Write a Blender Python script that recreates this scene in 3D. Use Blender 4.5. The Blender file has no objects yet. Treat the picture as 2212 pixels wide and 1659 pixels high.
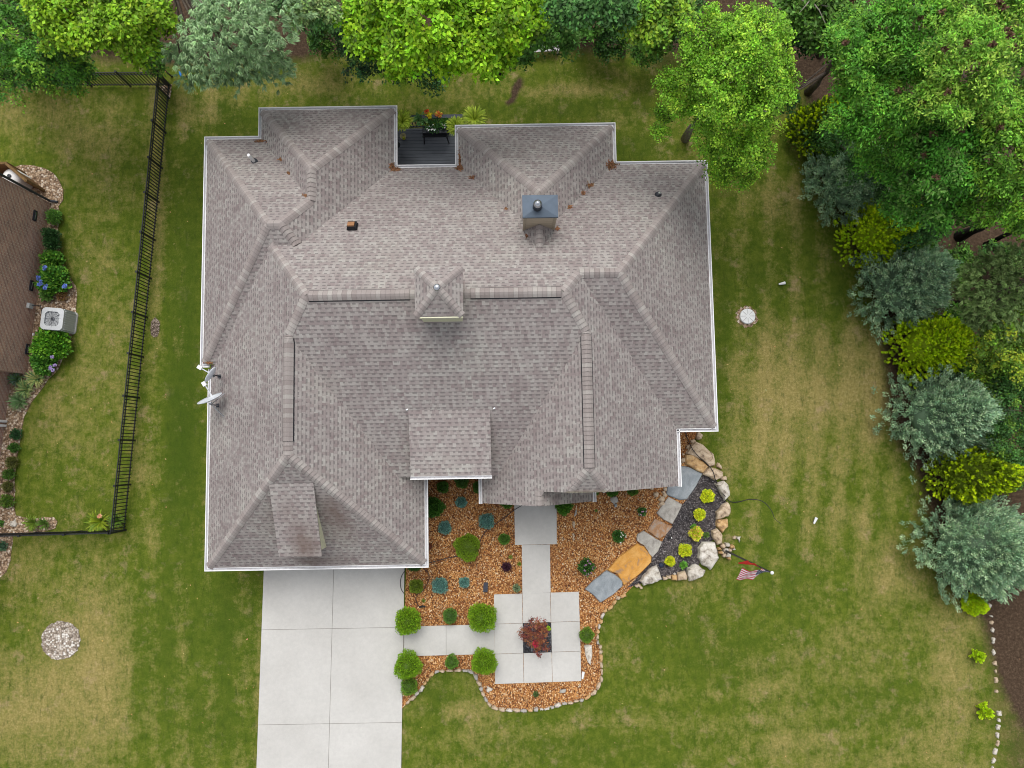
import bpy, math, random
import numpy as np
from mathutils import Vector, Matrix
R = math.radians
C = bpy.context.scene.collection
S = bpy.context.scene

# ---------------------------------------------------------------- camera, sky, sun
H_CAM = 30.2; F_PX = 1615.9; CX, CY = 1106.0, 829.5      # photo measured on a 2212 x 1659 grid
def _rot(ax, a, v):
    ax = np.array(ax, float); v = np.array(v, float)
    return v*math.cos(a)+np.cross(ax, v)*math.sin(a)+ax*np.dot(ax, v)*(1-math.cos(a))
_t, _r, _y = R(4.924), R(-0.11), R(-0.949)
RI, UP, FW = [_rot((0,0,1), _y, _rot((0,1,0), _r, v)) for v in ((1,0,0), (0,math.cos(_t),math.sin(_t)), (0,math.sin(_t),-math.cos(_t)))]
cam = bpy.data.cameras.new('camera'); co = bpy.data.objects.new('camera', cam); C.objects.link(co)
cam.sensor_width = 36; cam.lens = 36*F_PX/2212; cam.clip_end = 2000
m = Matrix.Identity(4)
for i in range(3):
    m[i][0], m[i][1], m[i][2] = RI[i], UP[i], -FW[i]
m[2][3] = H_CAM
co.matrix_world = m
S.camera = co
SUN_EL, SUN_AZ = 63, -4          # azimuth measured from +Y towards +X: light comes from the upper left
w = bpy.data.worlds.new('World'); S.world = w; w.use_nodes = True
nt = w.node_tree; bg = nt.nodes['Background']
sk = nt.nodes.new('ShaderNodeTexSky'); sk.sky_type = 'NISHITA'; sk.sun_disc = False
sk.sun_elevation = R(SUN_EL); sk.sun_rotation = R(SUN_AZ); sk.air_density = 1.0; sk.dust_density = 3.0
hs = nt.nodes.new('ShaderNodeHueSaturation'); hs.inputs['Saturation'].default_value = 0.22
nt.links.new(sk.outputs[0], hs.inputs['Color']); nt.links.new(hs.outputs[0], bg.inputs[0]); bg.inputs[1].default_value = 0.15
sl = bpy.data.lights.new('sun', 'SUN'); sl.energy = 1.4; sl.angle = R(42); sl.color = (1, .96, .9)
so = bpy.data.objects.new('sun', sl); C.objects.link(so)
d = Vector((math.sin(R(SUN_AZ))*math.cos(R(SUN_EL)), math.cos(R(SUN_AZ))*math.cos(R(SUN_EL)), math.sin(R(SUN_EL))))
so.rotation_euler = d.to_track_quat('Z', 'Y').to_euler(); so.location = d*60
S.view_settings.view_transform = 'Standard'; S.view_settings.look = 'None'
S.view_settings.exposure = 0.44; S.view_settings.gamma = 1
S.cycles.filter_width = 1.0; S.cycles.max_bounces = 6; S.cycles.diffuse_bounces = 3; S.cycles.transparent_max_bounces = 4

def at(px, py, z=0.0):
    """survey point: grid pixel -> metres at height z"""
    v = FW + RI*(px-CX)/F_PX - UP*(py-CY)/F_PX
    k = (z-H_CAM)/v[2]
    return (float(v[0]*k), float(v[1]*k), float(z))
def topx(x, y, z=0.0):
    v0, v1, v2 = x, y, z-H_CAM
    dd = v0*FW[0]+v1*FW[1]+v2*FW[2]
    return CX+F_PX*(v0*RI[0]+v1*RI[1]+v2*RI[2])/dd, CY-F_PX*(v0*UP[0]+v1*UP[1]+v2*UP[2])/dd
FR = {'K1':(405.5,206.5,.2667),'K2':(921.6,206.5,.3),'K3':(405.5,626.7,.2667),'K4':(958.5,626.7,.2836),'K5':(405.5,921.6,.3),
      'K6':(847.9,995.4,.2),'K7':(1216.6,884.8,.2333),'K8':(833.2,1216.6,.2333),'L1':(0,294.9,.2889),'L2':(0,737.3,.2889),
      'L3':(0,0,.3),'L4':(626.7,0,.3667),'L5':(1364,0,.3833),'L6':(1658.9,294.9,.3777),'L7':(1769.5,811,.5108),'L8':(0,1216.6,.4333),'P':(0,0,1)}
def fr(k, x, y):
    a, b, s = FR[k]; return a+s*x, b+s*y
def g(k, x, y, z=0.0): return at(*fr(k, x, y), z)
def mpx(n, k='P', z=0.0): return n*FR[k][2]*(H_CAM-z)/F_PX
rng = np.random.default_rng(7); random.seed(7)

# ---------------------------------------------------------------- materials
def newmat(name):
    m = bpy.data.materials.new(name); m.use_nodes = True
    n = m.node_tree.nodes; b = n['Principled BSDF']; b.inputs['Specular IOR Level'].default_value = .25
    return m, n, m.node_tree.links, b
def rgba(c): return (c[0], c[1], c[2], 1)
def noise(n, l, scale, detail=4, rough=.6, vec=None, dist=0):
    t = n.new('ShaderNodeTexNoise'); t.inputs['Scale'].default_value = scale; t.inputs['Detail'].default_value = detail
    t.inputs['Roughness'].default_value = rough; t.inputs['Distortion'].default_value = dist
    if vec is not None: l.new(vec, t.inputs['Vector'])
    return t
def ramp(n, l, src, stops):
    r = n.new('ShaderNodeValToRGB'); l.new(src, r.inputs[0]); e = r.color_ramp.elements
    while len(e) < len(stops): e.new(.5)
    for i, (p, c) in enumerate(stops): e[i].position = p; e[i].color = rgba(c)
    return r
def mix(n, l, f, a, b, mode='MIX'):
    x = n.new('ShaderNodeMix'); x.data_type = 'RGBA'; x.blend_type = mode
    for s, v in ((0, f), (6, a), (7, b)):
        if hasattr(v, 'is_linked') or isinstance(v, bpy.types.NodeSocket): l.new(v, x.inputs[s])
        elif s == 0: x.inputs[0].default_value = v
        else: x.inputs[s].default_value = rgba(v)
    return x.outputs[2]
def math_(n, l, op, a, b=None, c=None, clamp=False):
    x = n.new('ShaderNodeMath'); x.operation = op; x.use_clamp = clamp
    for i, v in enumerate((a, b, c)):
        if v is None: continue
        if isinstance(v, bpy.types.NodeSocket): l.new(v, x.inputs[i])
        else: x.inputs[i].default_value = v
    return x.outputs[0]
def bump(n, l, b, h, strength=.3, dist=.02):
    x = n.new('ShaderNodeBump'); x.inputs['Strength'].default_value = strength; x.inputs['Distance'].default_value = dist
    l.new(h, x.inputs['Height']); l.new(x.outputs[0], b.inputs['Normal'])
def M(name, col, rough=.8, col2=None, scale=6, bmp=.15, metal=0, detail=5):
    m, n, l, b = newmat(name)
    tc = n.new('ShaderNodeTexCoord'); t = noise(n, l, scale, detail, .65, tc.outputs['Object'])
    c2 = col2 or tuple(c*.78 for c in col)
    r = ramp(n, l, t.outputs[0], [(.32, c2), (.68, col)]); l.new(r.outputs[0], b.inputs[0])
    b.inputs['Roughness'].default_value = rough; b.inputs['Metallic'].default_value = metal
    if bmp: bump(n, l, b, t.outputs[0], bmp, .01)
    return m
def leafmat(name, trans=.22, rough=.55):
    m, n, l, b = newmat(name)
    a = n.new('ShaderNodeAttribute'); a.attribute_name = 'tint'
    l.new(a.outputs['Color'], b.inputs[0]); b.inputs['Roughness'].default_value = rough
    tr = n.new('ShaderNodeBsdfTranslucent'); l.new(a.outputs['Color'], tr.inputs[0])
    mx = n.new('ShaderNodeMixShader'); mx.inputs[0].default_value = trans
    l.new(b.outputs[0], mx.inputs[1]); l.new(tr.outputs[0], mx.inputs[2]); l.new(mx.outputs[0], n['Material Output'].inputs[0])
    return m
LEAF = leafmat('foliage'); NEEDLE = leafmat('needle foliage', .12, .7)

def shingle_mat():
    m, n, l, b = newmat('asphalt shingles')
    uv = n.new('ShaderNodeUVMap'); sp = n.new('ShaderNodeSeparateXYZ'); l.new(uv.outputs[0], sp.inputs[0])
    v = math_(n, l, 'DIVIDE', sp.outputs[1], .146); row = math_(n, l, 'FLOOR', v); fv = math_(n, l, 'FRACT', v)
    wn = n.new('ShaderNodeTexWhiteNoise'); wn.noise_dimensions = '1D'; l.new(row, wn.inputs['W'])
    u = math_(n, l, 'ADD', math_(n, l, 'DIVIDE', sp.outputs[0], .115), math_(n, l, 'MULTIPLY', wn.outputs[0], 37.))
    col = math_(n, l, 'FLOOR', u); fu = math_(n, l, 'FRACT', u)
    cb = n.new('ShaderNodeCombineXYZ'); l.new(col, cb.inputs[0]); l.new(row, cb.inputs[1])
    w2 = n.new('ShaderNodeTexWhiteNoise'); w2.noise_dimensions = '2D'; l.new(cb.outputs[0], w2.inputs['Vector'])
    cb3 = n.new('ShaderNodeCombineXYZ'); l.new(math_(n, l, 'FLOOR', math_(n, l, 'MULTIPLY', u, .5)), cb3.inputs[0]); l.new(row, cb3.inputs[1])
    w3 = n.new('ShaderNodeTexWhiteNoise'); w3.noise_dimensions = '2D'; l.new(cb3.outputs[0], w3.inputs['Vector'])
    c1 = ramp(n, l, w2.outputs[0], [(0, (.222,.182,.174)), (.3, (.254,.215,.205)), (.55, (.296,.262,.247)), (.8, (.338,.315,.290)), (1, (.37,.348,.32))])
    c2 = ramp(n, l, w3.outputs[0], [(0, (.222,.178,.172)), (.5, (.296,.26,.246)), (1, (.355,.332,.305))])
    c = mix(n, l, .5, c1.outputs[0], c2.outputs[0])
    # overlay tabs of the laminated shingle: the cut-outs show the darker lower ply
    w4 = n.new('ShaderNodeTexWhiteNoise'); w4.noise_dimensions = '3D'; cb4 = n.new('ShaderNodeCombineXYZ'); l.new(math_(n, l, 'FLOOR', math_(n, l, 'MULTIPLY', u, .62)), cb4.inputs[0]); l.new(row, cb4.inputs[1]); l.new(cb4.outputs[0], w4.inputs['Vector'])
    slot = math_(n, l, 'GREATER_THAN', math_(n, l, 'FRACT', math_(n, l, 'ADD', math_(n, l, 'MULTIPLY', u, .5), math_(n, l, 'MULTIPLY', w4.outputs[0], .35))), .52)
    edge = math_(n, l, 'MULTIPLY', math_(n, l, 'GREATER_THAN', fv, .58), slot)
    c = mix(n, l, math_(n, l, 'MULTIPLY', edge, .62), c, (.12,.108,.104))
    line = math_(n, l, 'GREATER_THAN', fv, .9)
    c = mix(n, l, math_(n, l, 'MULTIPLY', line, .35), c, (.12,.105,.1))
    tc = n.new('ShaderNodeTexCoord')
    nz = noise(n, l, .35, 5, .6, tc.outputs['Object'])
    rr = ramp(n, l, nz.outputs[0], [(.3, (.85,.85,.87)), (.5, (.98,.99,1.01)), (.7, (1.05,1.09,1.08))])
    c = mix(n, l, 1., c, rr.outputs[0], 'MULTIPLY')
    nf = noise(n, l, 60, 2, .5, tc.outputs['Object']); rf = ramp(n, l, nf.outputs[0], [(.3, (.85,.85,.85)), (.7, (1.12,1.12,1.12))])
    c = mix(n, l, .7, c, rf.outputs[0], 'MULTIPLY')
    # brown wash-down stains
    at_ = n.new('ShaderNodeAttribute'); at_.attribute_name = 'stain'
    ns = noise(n, l, 3.0, 4, .7, tc.outputs['Object'])
    f = math_(n, l, 'MULTIPLY', at_.outputs['Fac'], math_(n, l, 'ADD', ns.outputs[0], .2), clamp=True)
    c = mix(n, l, math_(n, l, 'MULTIPLY', f, .75), c, (.13,.09,.075))
    l.new(c, b.inputs[0]); b.inputs['Roughness'].default_value = .92
    h = math_(n, l, 'SUBTRACT', math_(n, l, 'MULTIPLY', math_(n, l, 'SUBTRACT', 1., fv), 1.), math_(n, l, 'MULTIPLY', edge, .9))
    bump(n, l, b, h, .55, .012)
    return m
def cap_mat():
    m, n, l, b = newmat('ridge cap shingles')
    uv = n.new('ShaderNodeUVMap'); sp = n.new('ShaderNodeSeparateXYZ'); l.new(uv.outputs[0], sp.inputs[0])
    wn = n.new('ShaderNodeTexWhiteNoise'); wn.noise_dimensions = '1D'; l.new(math_(n, l, 'FLOOR', sp.outputs[0]), wn.inputs['W'])
    c = ramp(n, l, wn.outputs[0], [(0, (.262,.226,.215)), (.35, (.292,.257,.245)), (.7, (.318,.285,.270)), (1, (.375,.352,.328))])
    tc = n.new('ShaderNodeTexCoord'); nf = noise(n, l, 45, 3, .6, tc.outputs['Object'])
    rf = ramp(n, l, nf.outputs[0], [(.3, (.88,.88,.88)), (.7, (1.1,1.1,1.1))])
    e = math_(n, l, 'LESS_THAN', math_(n, l, 'FRACT', sp.outputs[0]), .1)
    cc = mix(n, l, math_(n, l, 'MULTIPLY', e, .45), mix(n, l, .8, c.outputs[0], rf.outputs[0], 'MULTIPLY'), (.14,.12,.115))
    l.new(cc, b.inputs[0]); b.inputs['Roughness'].default_value = .9
    return m
def brick_mat(name, c1, c2, mortar, bw=.215, bh=.075, msz=.012):
    m, n, l, b = newmat(name)
    uv = n.new('ShaderNodeUVMap'); t = n.new('ShaderNodeTexBrick'); l.new(uv.outputs[0], t.inputs['Vector'])
    t.inputs['Scale'].default_value = 1; t.inputs['Brick Width'].default_value = bw; t.inputs['Row Height'].default_value = bh
    t.inputs['Mortar Size'].default_value = msz; t.inputs['Mortar Smooth'].default_value = .3; t.inputs['Bias'].default_value = 0
    t.inputs['Color1'].default_value = rgba(c1); t.inputs['Color2'].default_value = rgba(c2); t.inputs['Mortar'].default_value = rgba(mortar)
    tc = n.new('ShaderNodeTexCoord'); nz = noise(n, l, 1.3, 5, .6, tc.outputs['Object'])
    rr = ramp(n, l, nz.outputs[0], [(.3, (.8,.8,.82)), (.7, (1.12,1.1,1.08))])
    l.new(mix(n, l, 1., t.outputs[0], rr.outputs[0], 'MULTIPLY'), b.inputs[0]); b.inputs['Roughness'].default_value = .9
    bump(n, l, b, math_(n, l, 'SUBTRACT', 1., t.outputs['Fac']), .5, .01)
    return m
def siding_mat(name, col, h=.16, gap=.06):
    m, n, l, b = newmat(name)
    uv = n.new('ShaderNodeUVMap'); sp = n.new('ShaderNodeSeparateXYZ'); l.new(uv.outputs[0], sp.inputs[0])
    f = math_(n, l, 'FRACT', math_(n, l, 'DIVIDE', sp.outputs[1], h)); e = math_(n, l, 'LESS_THAN', f, gap)
    tc = n.new('ShaderNodeTexCoord'); nz = noise(n, l, 5, 4, .6, tc.outputs['Object'])
    rr = ramp(n, l, nz.outputs[0], [(.3, tuple(c*.9 for c in col)), (.7, col)])
    l.new(mix(n, l, math_(n, l, 'MULTIPLY', e, .6), rr.outputs[0], tuple(c*.35 for c in col)), b.inputs[0])
    b.inputs['Roughness'].default_value = .6; bump(n, l, b, f, .4, .012)
    return m
def board_mat(name, cols, wdt, axis=1, gap=.07, grain=(2, 40)):
    m, n, l, b = newmat(name)
    uv = n.new('ShaderNodeUVMap'); sp = n.new('ShaderNodeSeparateXYZ'); l.new(uv.outputs[0], sp.inputs[0])
    q = math_(n, l, 'DIVIDE', sp.outputs[axis], wdt); f = math_(n, l, 'FRACT', q)
    wn = n.new('ShaderNodeTexWhiteNoise'); wn.noise_dimensions = '1D'; l.new(math_(n, l, 'FLOOR', q), wn.inputs['W'])
    c = ramp(n, l, wn.outputs[0], [(i/(len(cols)-1), x) for i, x in enumerate(cols)])
    mp = n.new('ShaderNodeMapping'); l.new(uv.outputs[0], mp.inputs[0]); mp.inputs['Scale'].default_value = (grain[0], grain[1], 1) if axis == 1 else (grain[1], grain[0], 1)
    nz = noise(n, l, 1, 4, .6, mp.outputs[0]); rr = ramp(n, l, nz.outputs[0], [(.3, (.75,.75,.75)), (.7, (1.1,1.1,1.1))])
    e = math_(n, l, 'LESS_THAN', f, gap)
    l.new(mix(n, l, e, mix(n, l, 1., c.outputs[0], rr.outputs[0], 'MULTIPLY'), tuple(x*.2 for x in cols[0])), b.inputs[0]); b.inputs['Roughness'].default_value = .6
    bump(n, l, b, math_(n, l, 'SUBTRACT', 1., e), .5, .01)
    return m
def chips_mat(name, stops, cell, bmp=.8, rand=1.0, big=None, stretch=(1, 1, 1)):
    m, n, l, b = newmat(name)
    tc = n.new('ShaderNodeTexCoord'); nz0 = noise(n, l, 3, 2, .5, tc.outputs['Object'])
    mp = n.new('ShaderNodeMapping'); l.new(tc.outputs['Object'], mp.inputs[0]); mp.inputs['Scale'].default_value = stretch
    v = n.new('ShaderNodeTexVoronoi'); v.feature = 'F1'; v.inputs['Scale'].default_value = 1/cell; v.inputs['Randomness'].default_value = rand
    l.new(mp.outputs[0], v.inputs['Vector'])
    sp = n.new('ShaderNodeSeparateXYZ'); l.new(v.outputs['Color'], sp.inputs[0])
    r = ramp(n, l, sp.outputs[0], stops)
    dk = ramp(n, l, v.outputs['Distance'], [(.35, (1,1,1)), (.75, (.45,.42,.4))])
    c = mix(n, l, 1., r.outputs[0], dk.outputs[0], 'MULTIPLY')
    if big:
        nb = noise(n, l, .9, 5, .6, tc.outputs['Object']); rb = ramp(n, l, nb.outputs[0], [(.35, big[0]), (.65, big[1])])
        c = mix(n, l, 1., c, rb.outputs[0], 'MULTIPLY')
    l.new(c, b.inputs[0]); b.inputs['Roughness'].default_value = .85
    bump(n, l, b, math_(n, l, 'SUBTRACT', 1., v.outputs['Distance']), bmp, .03)
    return m
def lawn_mat():
    m, n, l, b = newmat('lawn turf')
    tc = n.new('ShaderNodeTexCoord'); O = tc.outputs['Object']
    def attr(k):
        a = n.new('ShaderNodeAttribute'); a.attribute_name = k; return a.outputs['Fac']
    dry, lit, lush = attr('dry'), attr('litter'), attr('lush')
    n1 = noise(n, l, .8, 7, .7, O, .1); n2 = noise(n, l, 2.4, 8, .8, O, .1); n3 = noise(n, l, 9, 7, .85, O); n4 = noise(n, l, 55, 3, .7, O)
    gcol = ramp(n, l, n2.outputs[0], [(.25, (.038,.070,.006)), (.42, (.074,.114,.010)), (.58, (.125,.155,.018)), (.78, (.21,.215,.038))])
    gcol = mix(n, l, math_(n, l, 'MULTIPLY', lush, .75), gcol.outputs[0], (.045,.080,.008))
    tan = ramp(n, l, n3.outputs[0], [(.3, (.16,.135,.035)), (.52, (.31,.25,.095)), (.75, (.50,.39,.19))])
    s = math_(n, l, 'ADD', math_(n, l, 'MULTIPLY', n1.outputs[0], 1.25), math_(n, l, 'MULTIPLY', n2.outputs[0], 1.05))
    s = math_(n, l, 'ADD', s, math_(n, l, 'MULTIPLY', n3.outputs[0], .95))
    mpn = n.new('ShaderNodeMapping'); l.new(O, mpn.inputs[0]); mpn.inputs['Scale'].default_value = (1.9, .55, 1); mpn.inputs['Rotation'].default_value = (0, 0, .12)
    n5 = noise(n, l, 2.2, 5, .7, mpn.outputs[0]); s = math_(n, l, 'ADD', s, math_(n, l, 'MULTIPLY', math_(n, l, 'SUBTRACT', n5.outputs[0], .5), .7))
    s = math_(n, l, 'ADD', s, math_(n, l, 'SUBTRACT', math_(n, l, 'MULTIPLY', dry, 1.05), math_(n, l, 'MULTIPLY', lush, .28)))
    f = n.new('ShaderNodeMapRange'); l.new(s, f.inputs[0]); f.inputs[1].default_value = 1.56; f.inputs[2].default_value = 2.26; f.inputs[3].default_value = 0; f.inputs[4].default_value = .86
    c = mix(n, l, f.outputs[0], gcol, tan.outputs[0])
    n6 = noise(n, l, 1.0, 8, .78, O, .0); bs = ramp(n, l, n6.outputs[0], [(.555, (0,0,0)), (.66, (1,1,1))])
    c = mix(n, l, math_(n, l, 'MULTIPLY', math_(n, l, 'MULTIPLY', bs.outputs[0], .7), math_(n, l, 'SUBTRACT', 1., lush, clamp=True)), c, mix(n, l, n3.outputs[0], (.20,.14,.065), (.50,.37,.23)))
    n7 = noise(n, l, 3.4, 6, .8, mpn.outputs[0]); gs = ramp(n, l, n7.outputs[0], [(.52, (0,0,0)), (.66, (1,1,1))])
    c = mix(n, l, math_(n, l, 'MULTIPLY', gs.outputs[0], .6), c, (.034,.060,.008))
    # leaf litter and bare soil under the trees, with tree shade in the colour
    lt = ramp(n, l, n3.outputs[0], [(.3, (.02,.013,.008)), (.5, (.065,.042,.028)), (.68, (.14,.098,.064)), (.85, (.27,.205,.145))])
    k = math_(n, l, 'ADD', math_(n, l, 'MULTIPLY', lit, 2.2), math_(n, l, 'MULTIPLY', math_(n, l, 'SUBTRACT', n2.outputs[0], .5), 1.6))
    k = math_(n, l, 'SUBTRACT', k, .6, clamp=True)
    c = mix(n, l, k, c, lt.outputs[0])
    r4 = ramp(n, l, n4.outputs[0], [(.25, (.45,.48,.42)), (.5, (.97,.97,.95)), (.75, (1.6,1.55,1.45))])
    c = mix(n, l, .9, c, r4.outputs[0], 'MULTIPLY')
    l.new(c, b.inputs[0]); b.inputs['Roughness'].default_value = .95; b.inputs['Specular IOR Level'].default_value = .1
    hh = math_(n, l, 'ADD', n4.outputs[0], n3.outputs[0]); bump(n, l, b, hh, .55, .05)
    return m
def concrete_mat():
    m, n, l, b = newmat('broom finished concrete')
    tc = n.new('ShaderNodeTexCoord'); O = tc.outputs['Object']
    a = noise(n, l, .5, 5, .6, O); r = ramp(n, l, a.outputs[0], [(.3, (.445,.435,.415)), (.7, (.515,.506,.486))])
    s = noise(n, l, 7, 6, .7, O); r2 = ramp(n, l, s.outputs[0], [(.3, (.93,.93,.93)), (.7, (1.04,1.04,1.03))])
    c = mix(n, l, 1., r.outputs[0], r2.outputs[0], 'MULTIPLY')
    e = noise(n, l, 90, 2, .5, O); r3 = ramp(n, l, e.outputs[0], [(.3, (.94,.94,.94)), (.7, (1.04,1.04,1.04))])
    c = mix(n, l, 1., c, r3.outputs[0], 'MULTIPLY')
    l.new(c, b.inputs[0]); b.inputs['Roughness'].default_value = .85; bump(n, l, b, e.outputs[0], .12, .005)
    return m
SHINGLE = shingle_mat(); CAP = cap_mat(); LAWN = lawn_mat(); CONC = concrete_mat()
BRICK_N = brick_mat('brown brick', (.42,.235,.175), (.27,.16,.13), (.50,.41,.33))
BRICK = brick_mat('tan brick', (.33,.22,.16), (.26,.17,.12), (.4,.36,.3))
SIDE = siding_mat('cream lap siding', (.60,.59,.42)); SIDE_T = siding_mat('taupe lap siding', (.42,.36,.27), .2)
WHITE = M('white painted metal', (.82,.82,.82), .4, (.76,.76,.77), 5, .05); GUTIN = M('grey gutter lining', (.56,.57,.60), .6, (.42,.41,.42), 9, .1)  # gutter lining is a mottled grey, darker than the lip
FASCIA = M('cream trim', (.66,.65,.48), .5, (.6,.59,.43), 4, .05)
DARK = M('dark grey metal', (.045,.05,.06), .45, (.035,.038,.045), 8, .05, .3)
BLACK = M('black powder coat', (.012,.013,.016), .45, (.018,.02,.024), 8, .05)
CAPMET = M('blue grey sheet metal', (.075,.10,.135), .5, (.06,.08,.105), 2.5, .05, .35)
STEEL = M('galvanised steel', (.55,.57,.6), .25, (.4,.42,.45), 12, .05, .9)
MULCH = chips_mat('wood chip mulch', [(0,(.11,.045,.022)),(.22,(.29,.115,.04)),(.48,(.44,.20,.066)),(.75,(.56,.30,.11)),(.92,(.66,.43,.22)),(1,(.72,.6,.44))], .037, .8, 1., ((.85,.80,.78),(1.12,1.08,1.0)), (1, .75, 1))
SOIL = chips_mat('dark shredded mulch', [(0,(.022,.020,.023)),(.5,(.065,.059,.062)),(.85,(.13,.12,.122)),(1,(.26,.25,.25))], .036, .8, 1., ((.75,.75,.77),(1.45,1.4,1.4)))
SLATE = chips_mat('slate chips', [(0,(.02,.021,.026)),(.6,(.06,.062,.072)),(1,(.14,.145,.16))], .05, .8)
GRAVEL = chips_mat('pale river gravel', [(0,(.20,.165,.13)),(.4,(.36,.30,.24)),(.75,(.50,.45,.39)),(1,(.72,.70,.66))], .075, 1.)
PEAGRAVEL = chips_mat('tan river gravel', [(0,(.17,.11,.07)),(.4,(.33,.225,.14)),(.75,(.48,.36,.25)),(1,(.66,.58,.48))], .075, 1.)
CHIPS_N = chips_mat('ash coloured mulch', [(0,(.10,.075,.055)),(.5,(.2,.155,.12)),(1,(.36,.3,.25))], .05, 1.)
BARK = M('tree bark', (.14,.115,.09), .95, (.06,.048,.038), 12, .5)
PALEBARK = M('pale grey bark', (.30,.27,.235), .9, (.17,.15,.13), 10, .4)
DECK = board_mat('grey composite decking', [(.13,.145,.17),(.155,.17,.195),(.14,.155,.18)], .14, 1, .09, (2, 30))
WOODF = board_mat('weathered fence boards', [(.16,.085,.03),(.22,.12,.045),(.12,.065,.025)], .11, 1, .1, (3, 30))
WOODTRIM = M('weathered timber', (.2,.125,.05), .85, (.11,.065,.028), 14, .3)
GLASS = M('dark window glass', (.03,.035,.045), .08, (.05,.055,.065), 2, 0)
CLAY = M('rust glazed clay', (.12,.035,.018), .35, (.07,.02,.012), 9, .1)
PLASTICW = M('white plastic', (.75,.76,.76), .45, (.68,.69,.7), 6, .03)
def stone(name, a, b_, c3, s=5):
    m, n, l, b = newmat(name); tc = n.new('ShaderNodeTexCoord')
    x = noise(n, l, s, 7, .68, tc.outputs['Object'], .6)
    r = ramp(n, l, x.outputs[0], [(.34, c3), (.45, a), (.60, b_), (.8, tuple(min(1, q*1.25) for q in b_))])
    y = noise(n, l, 45, 3, .6, tc.outputs['Object']); r2 = ramp(n, l, y.outputs[0], [(.3, (.82,.82,.82)), (.7, (1.12,1.12,1.12))])
    l.new(mix(n, l, 1., r.outputs[0], r2.outputs[0], 'MULTIPLY'), b.inputs[0]); b.inputs['Roughness'].default_value = .85
    bump(n, l, b, x.outputs[0], .6, .04); return m
ST_TAN = stone('tan fieldstone', (.42,.32,.22), (.56,.46,.34), (.17,.125,.09), 4)
ST_ORG = stone('orange fieldstone', (.46,.28,.12), (.58,.41,.22), (.22,.14,.085), 4)
ST_PAL = stone('pale fieldstone', (.46,.42,.36), (.64,.61,.56), (.17,.145,.12), 3.2)
ST_GRY = stone('grey flagstone', (.33,.31,.28), (.42,.40,.36), (.22,.20,.18), 3)
ST_SLT = stone('blue grey flagstone', (.235,.265,.285), (.30,.325,.345), (.20,.22,.24), 2.2)
ST_YEL = stone('ochre flagstone', (.56,.27,.055), (.62,.34,.10), (.30,.20,.13), 2.5)
ST_RST = stone('rust and grey flagstone', (.36,.20,.10), (.34,.29,.25), (.20,.13,.09), 3)

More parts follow.
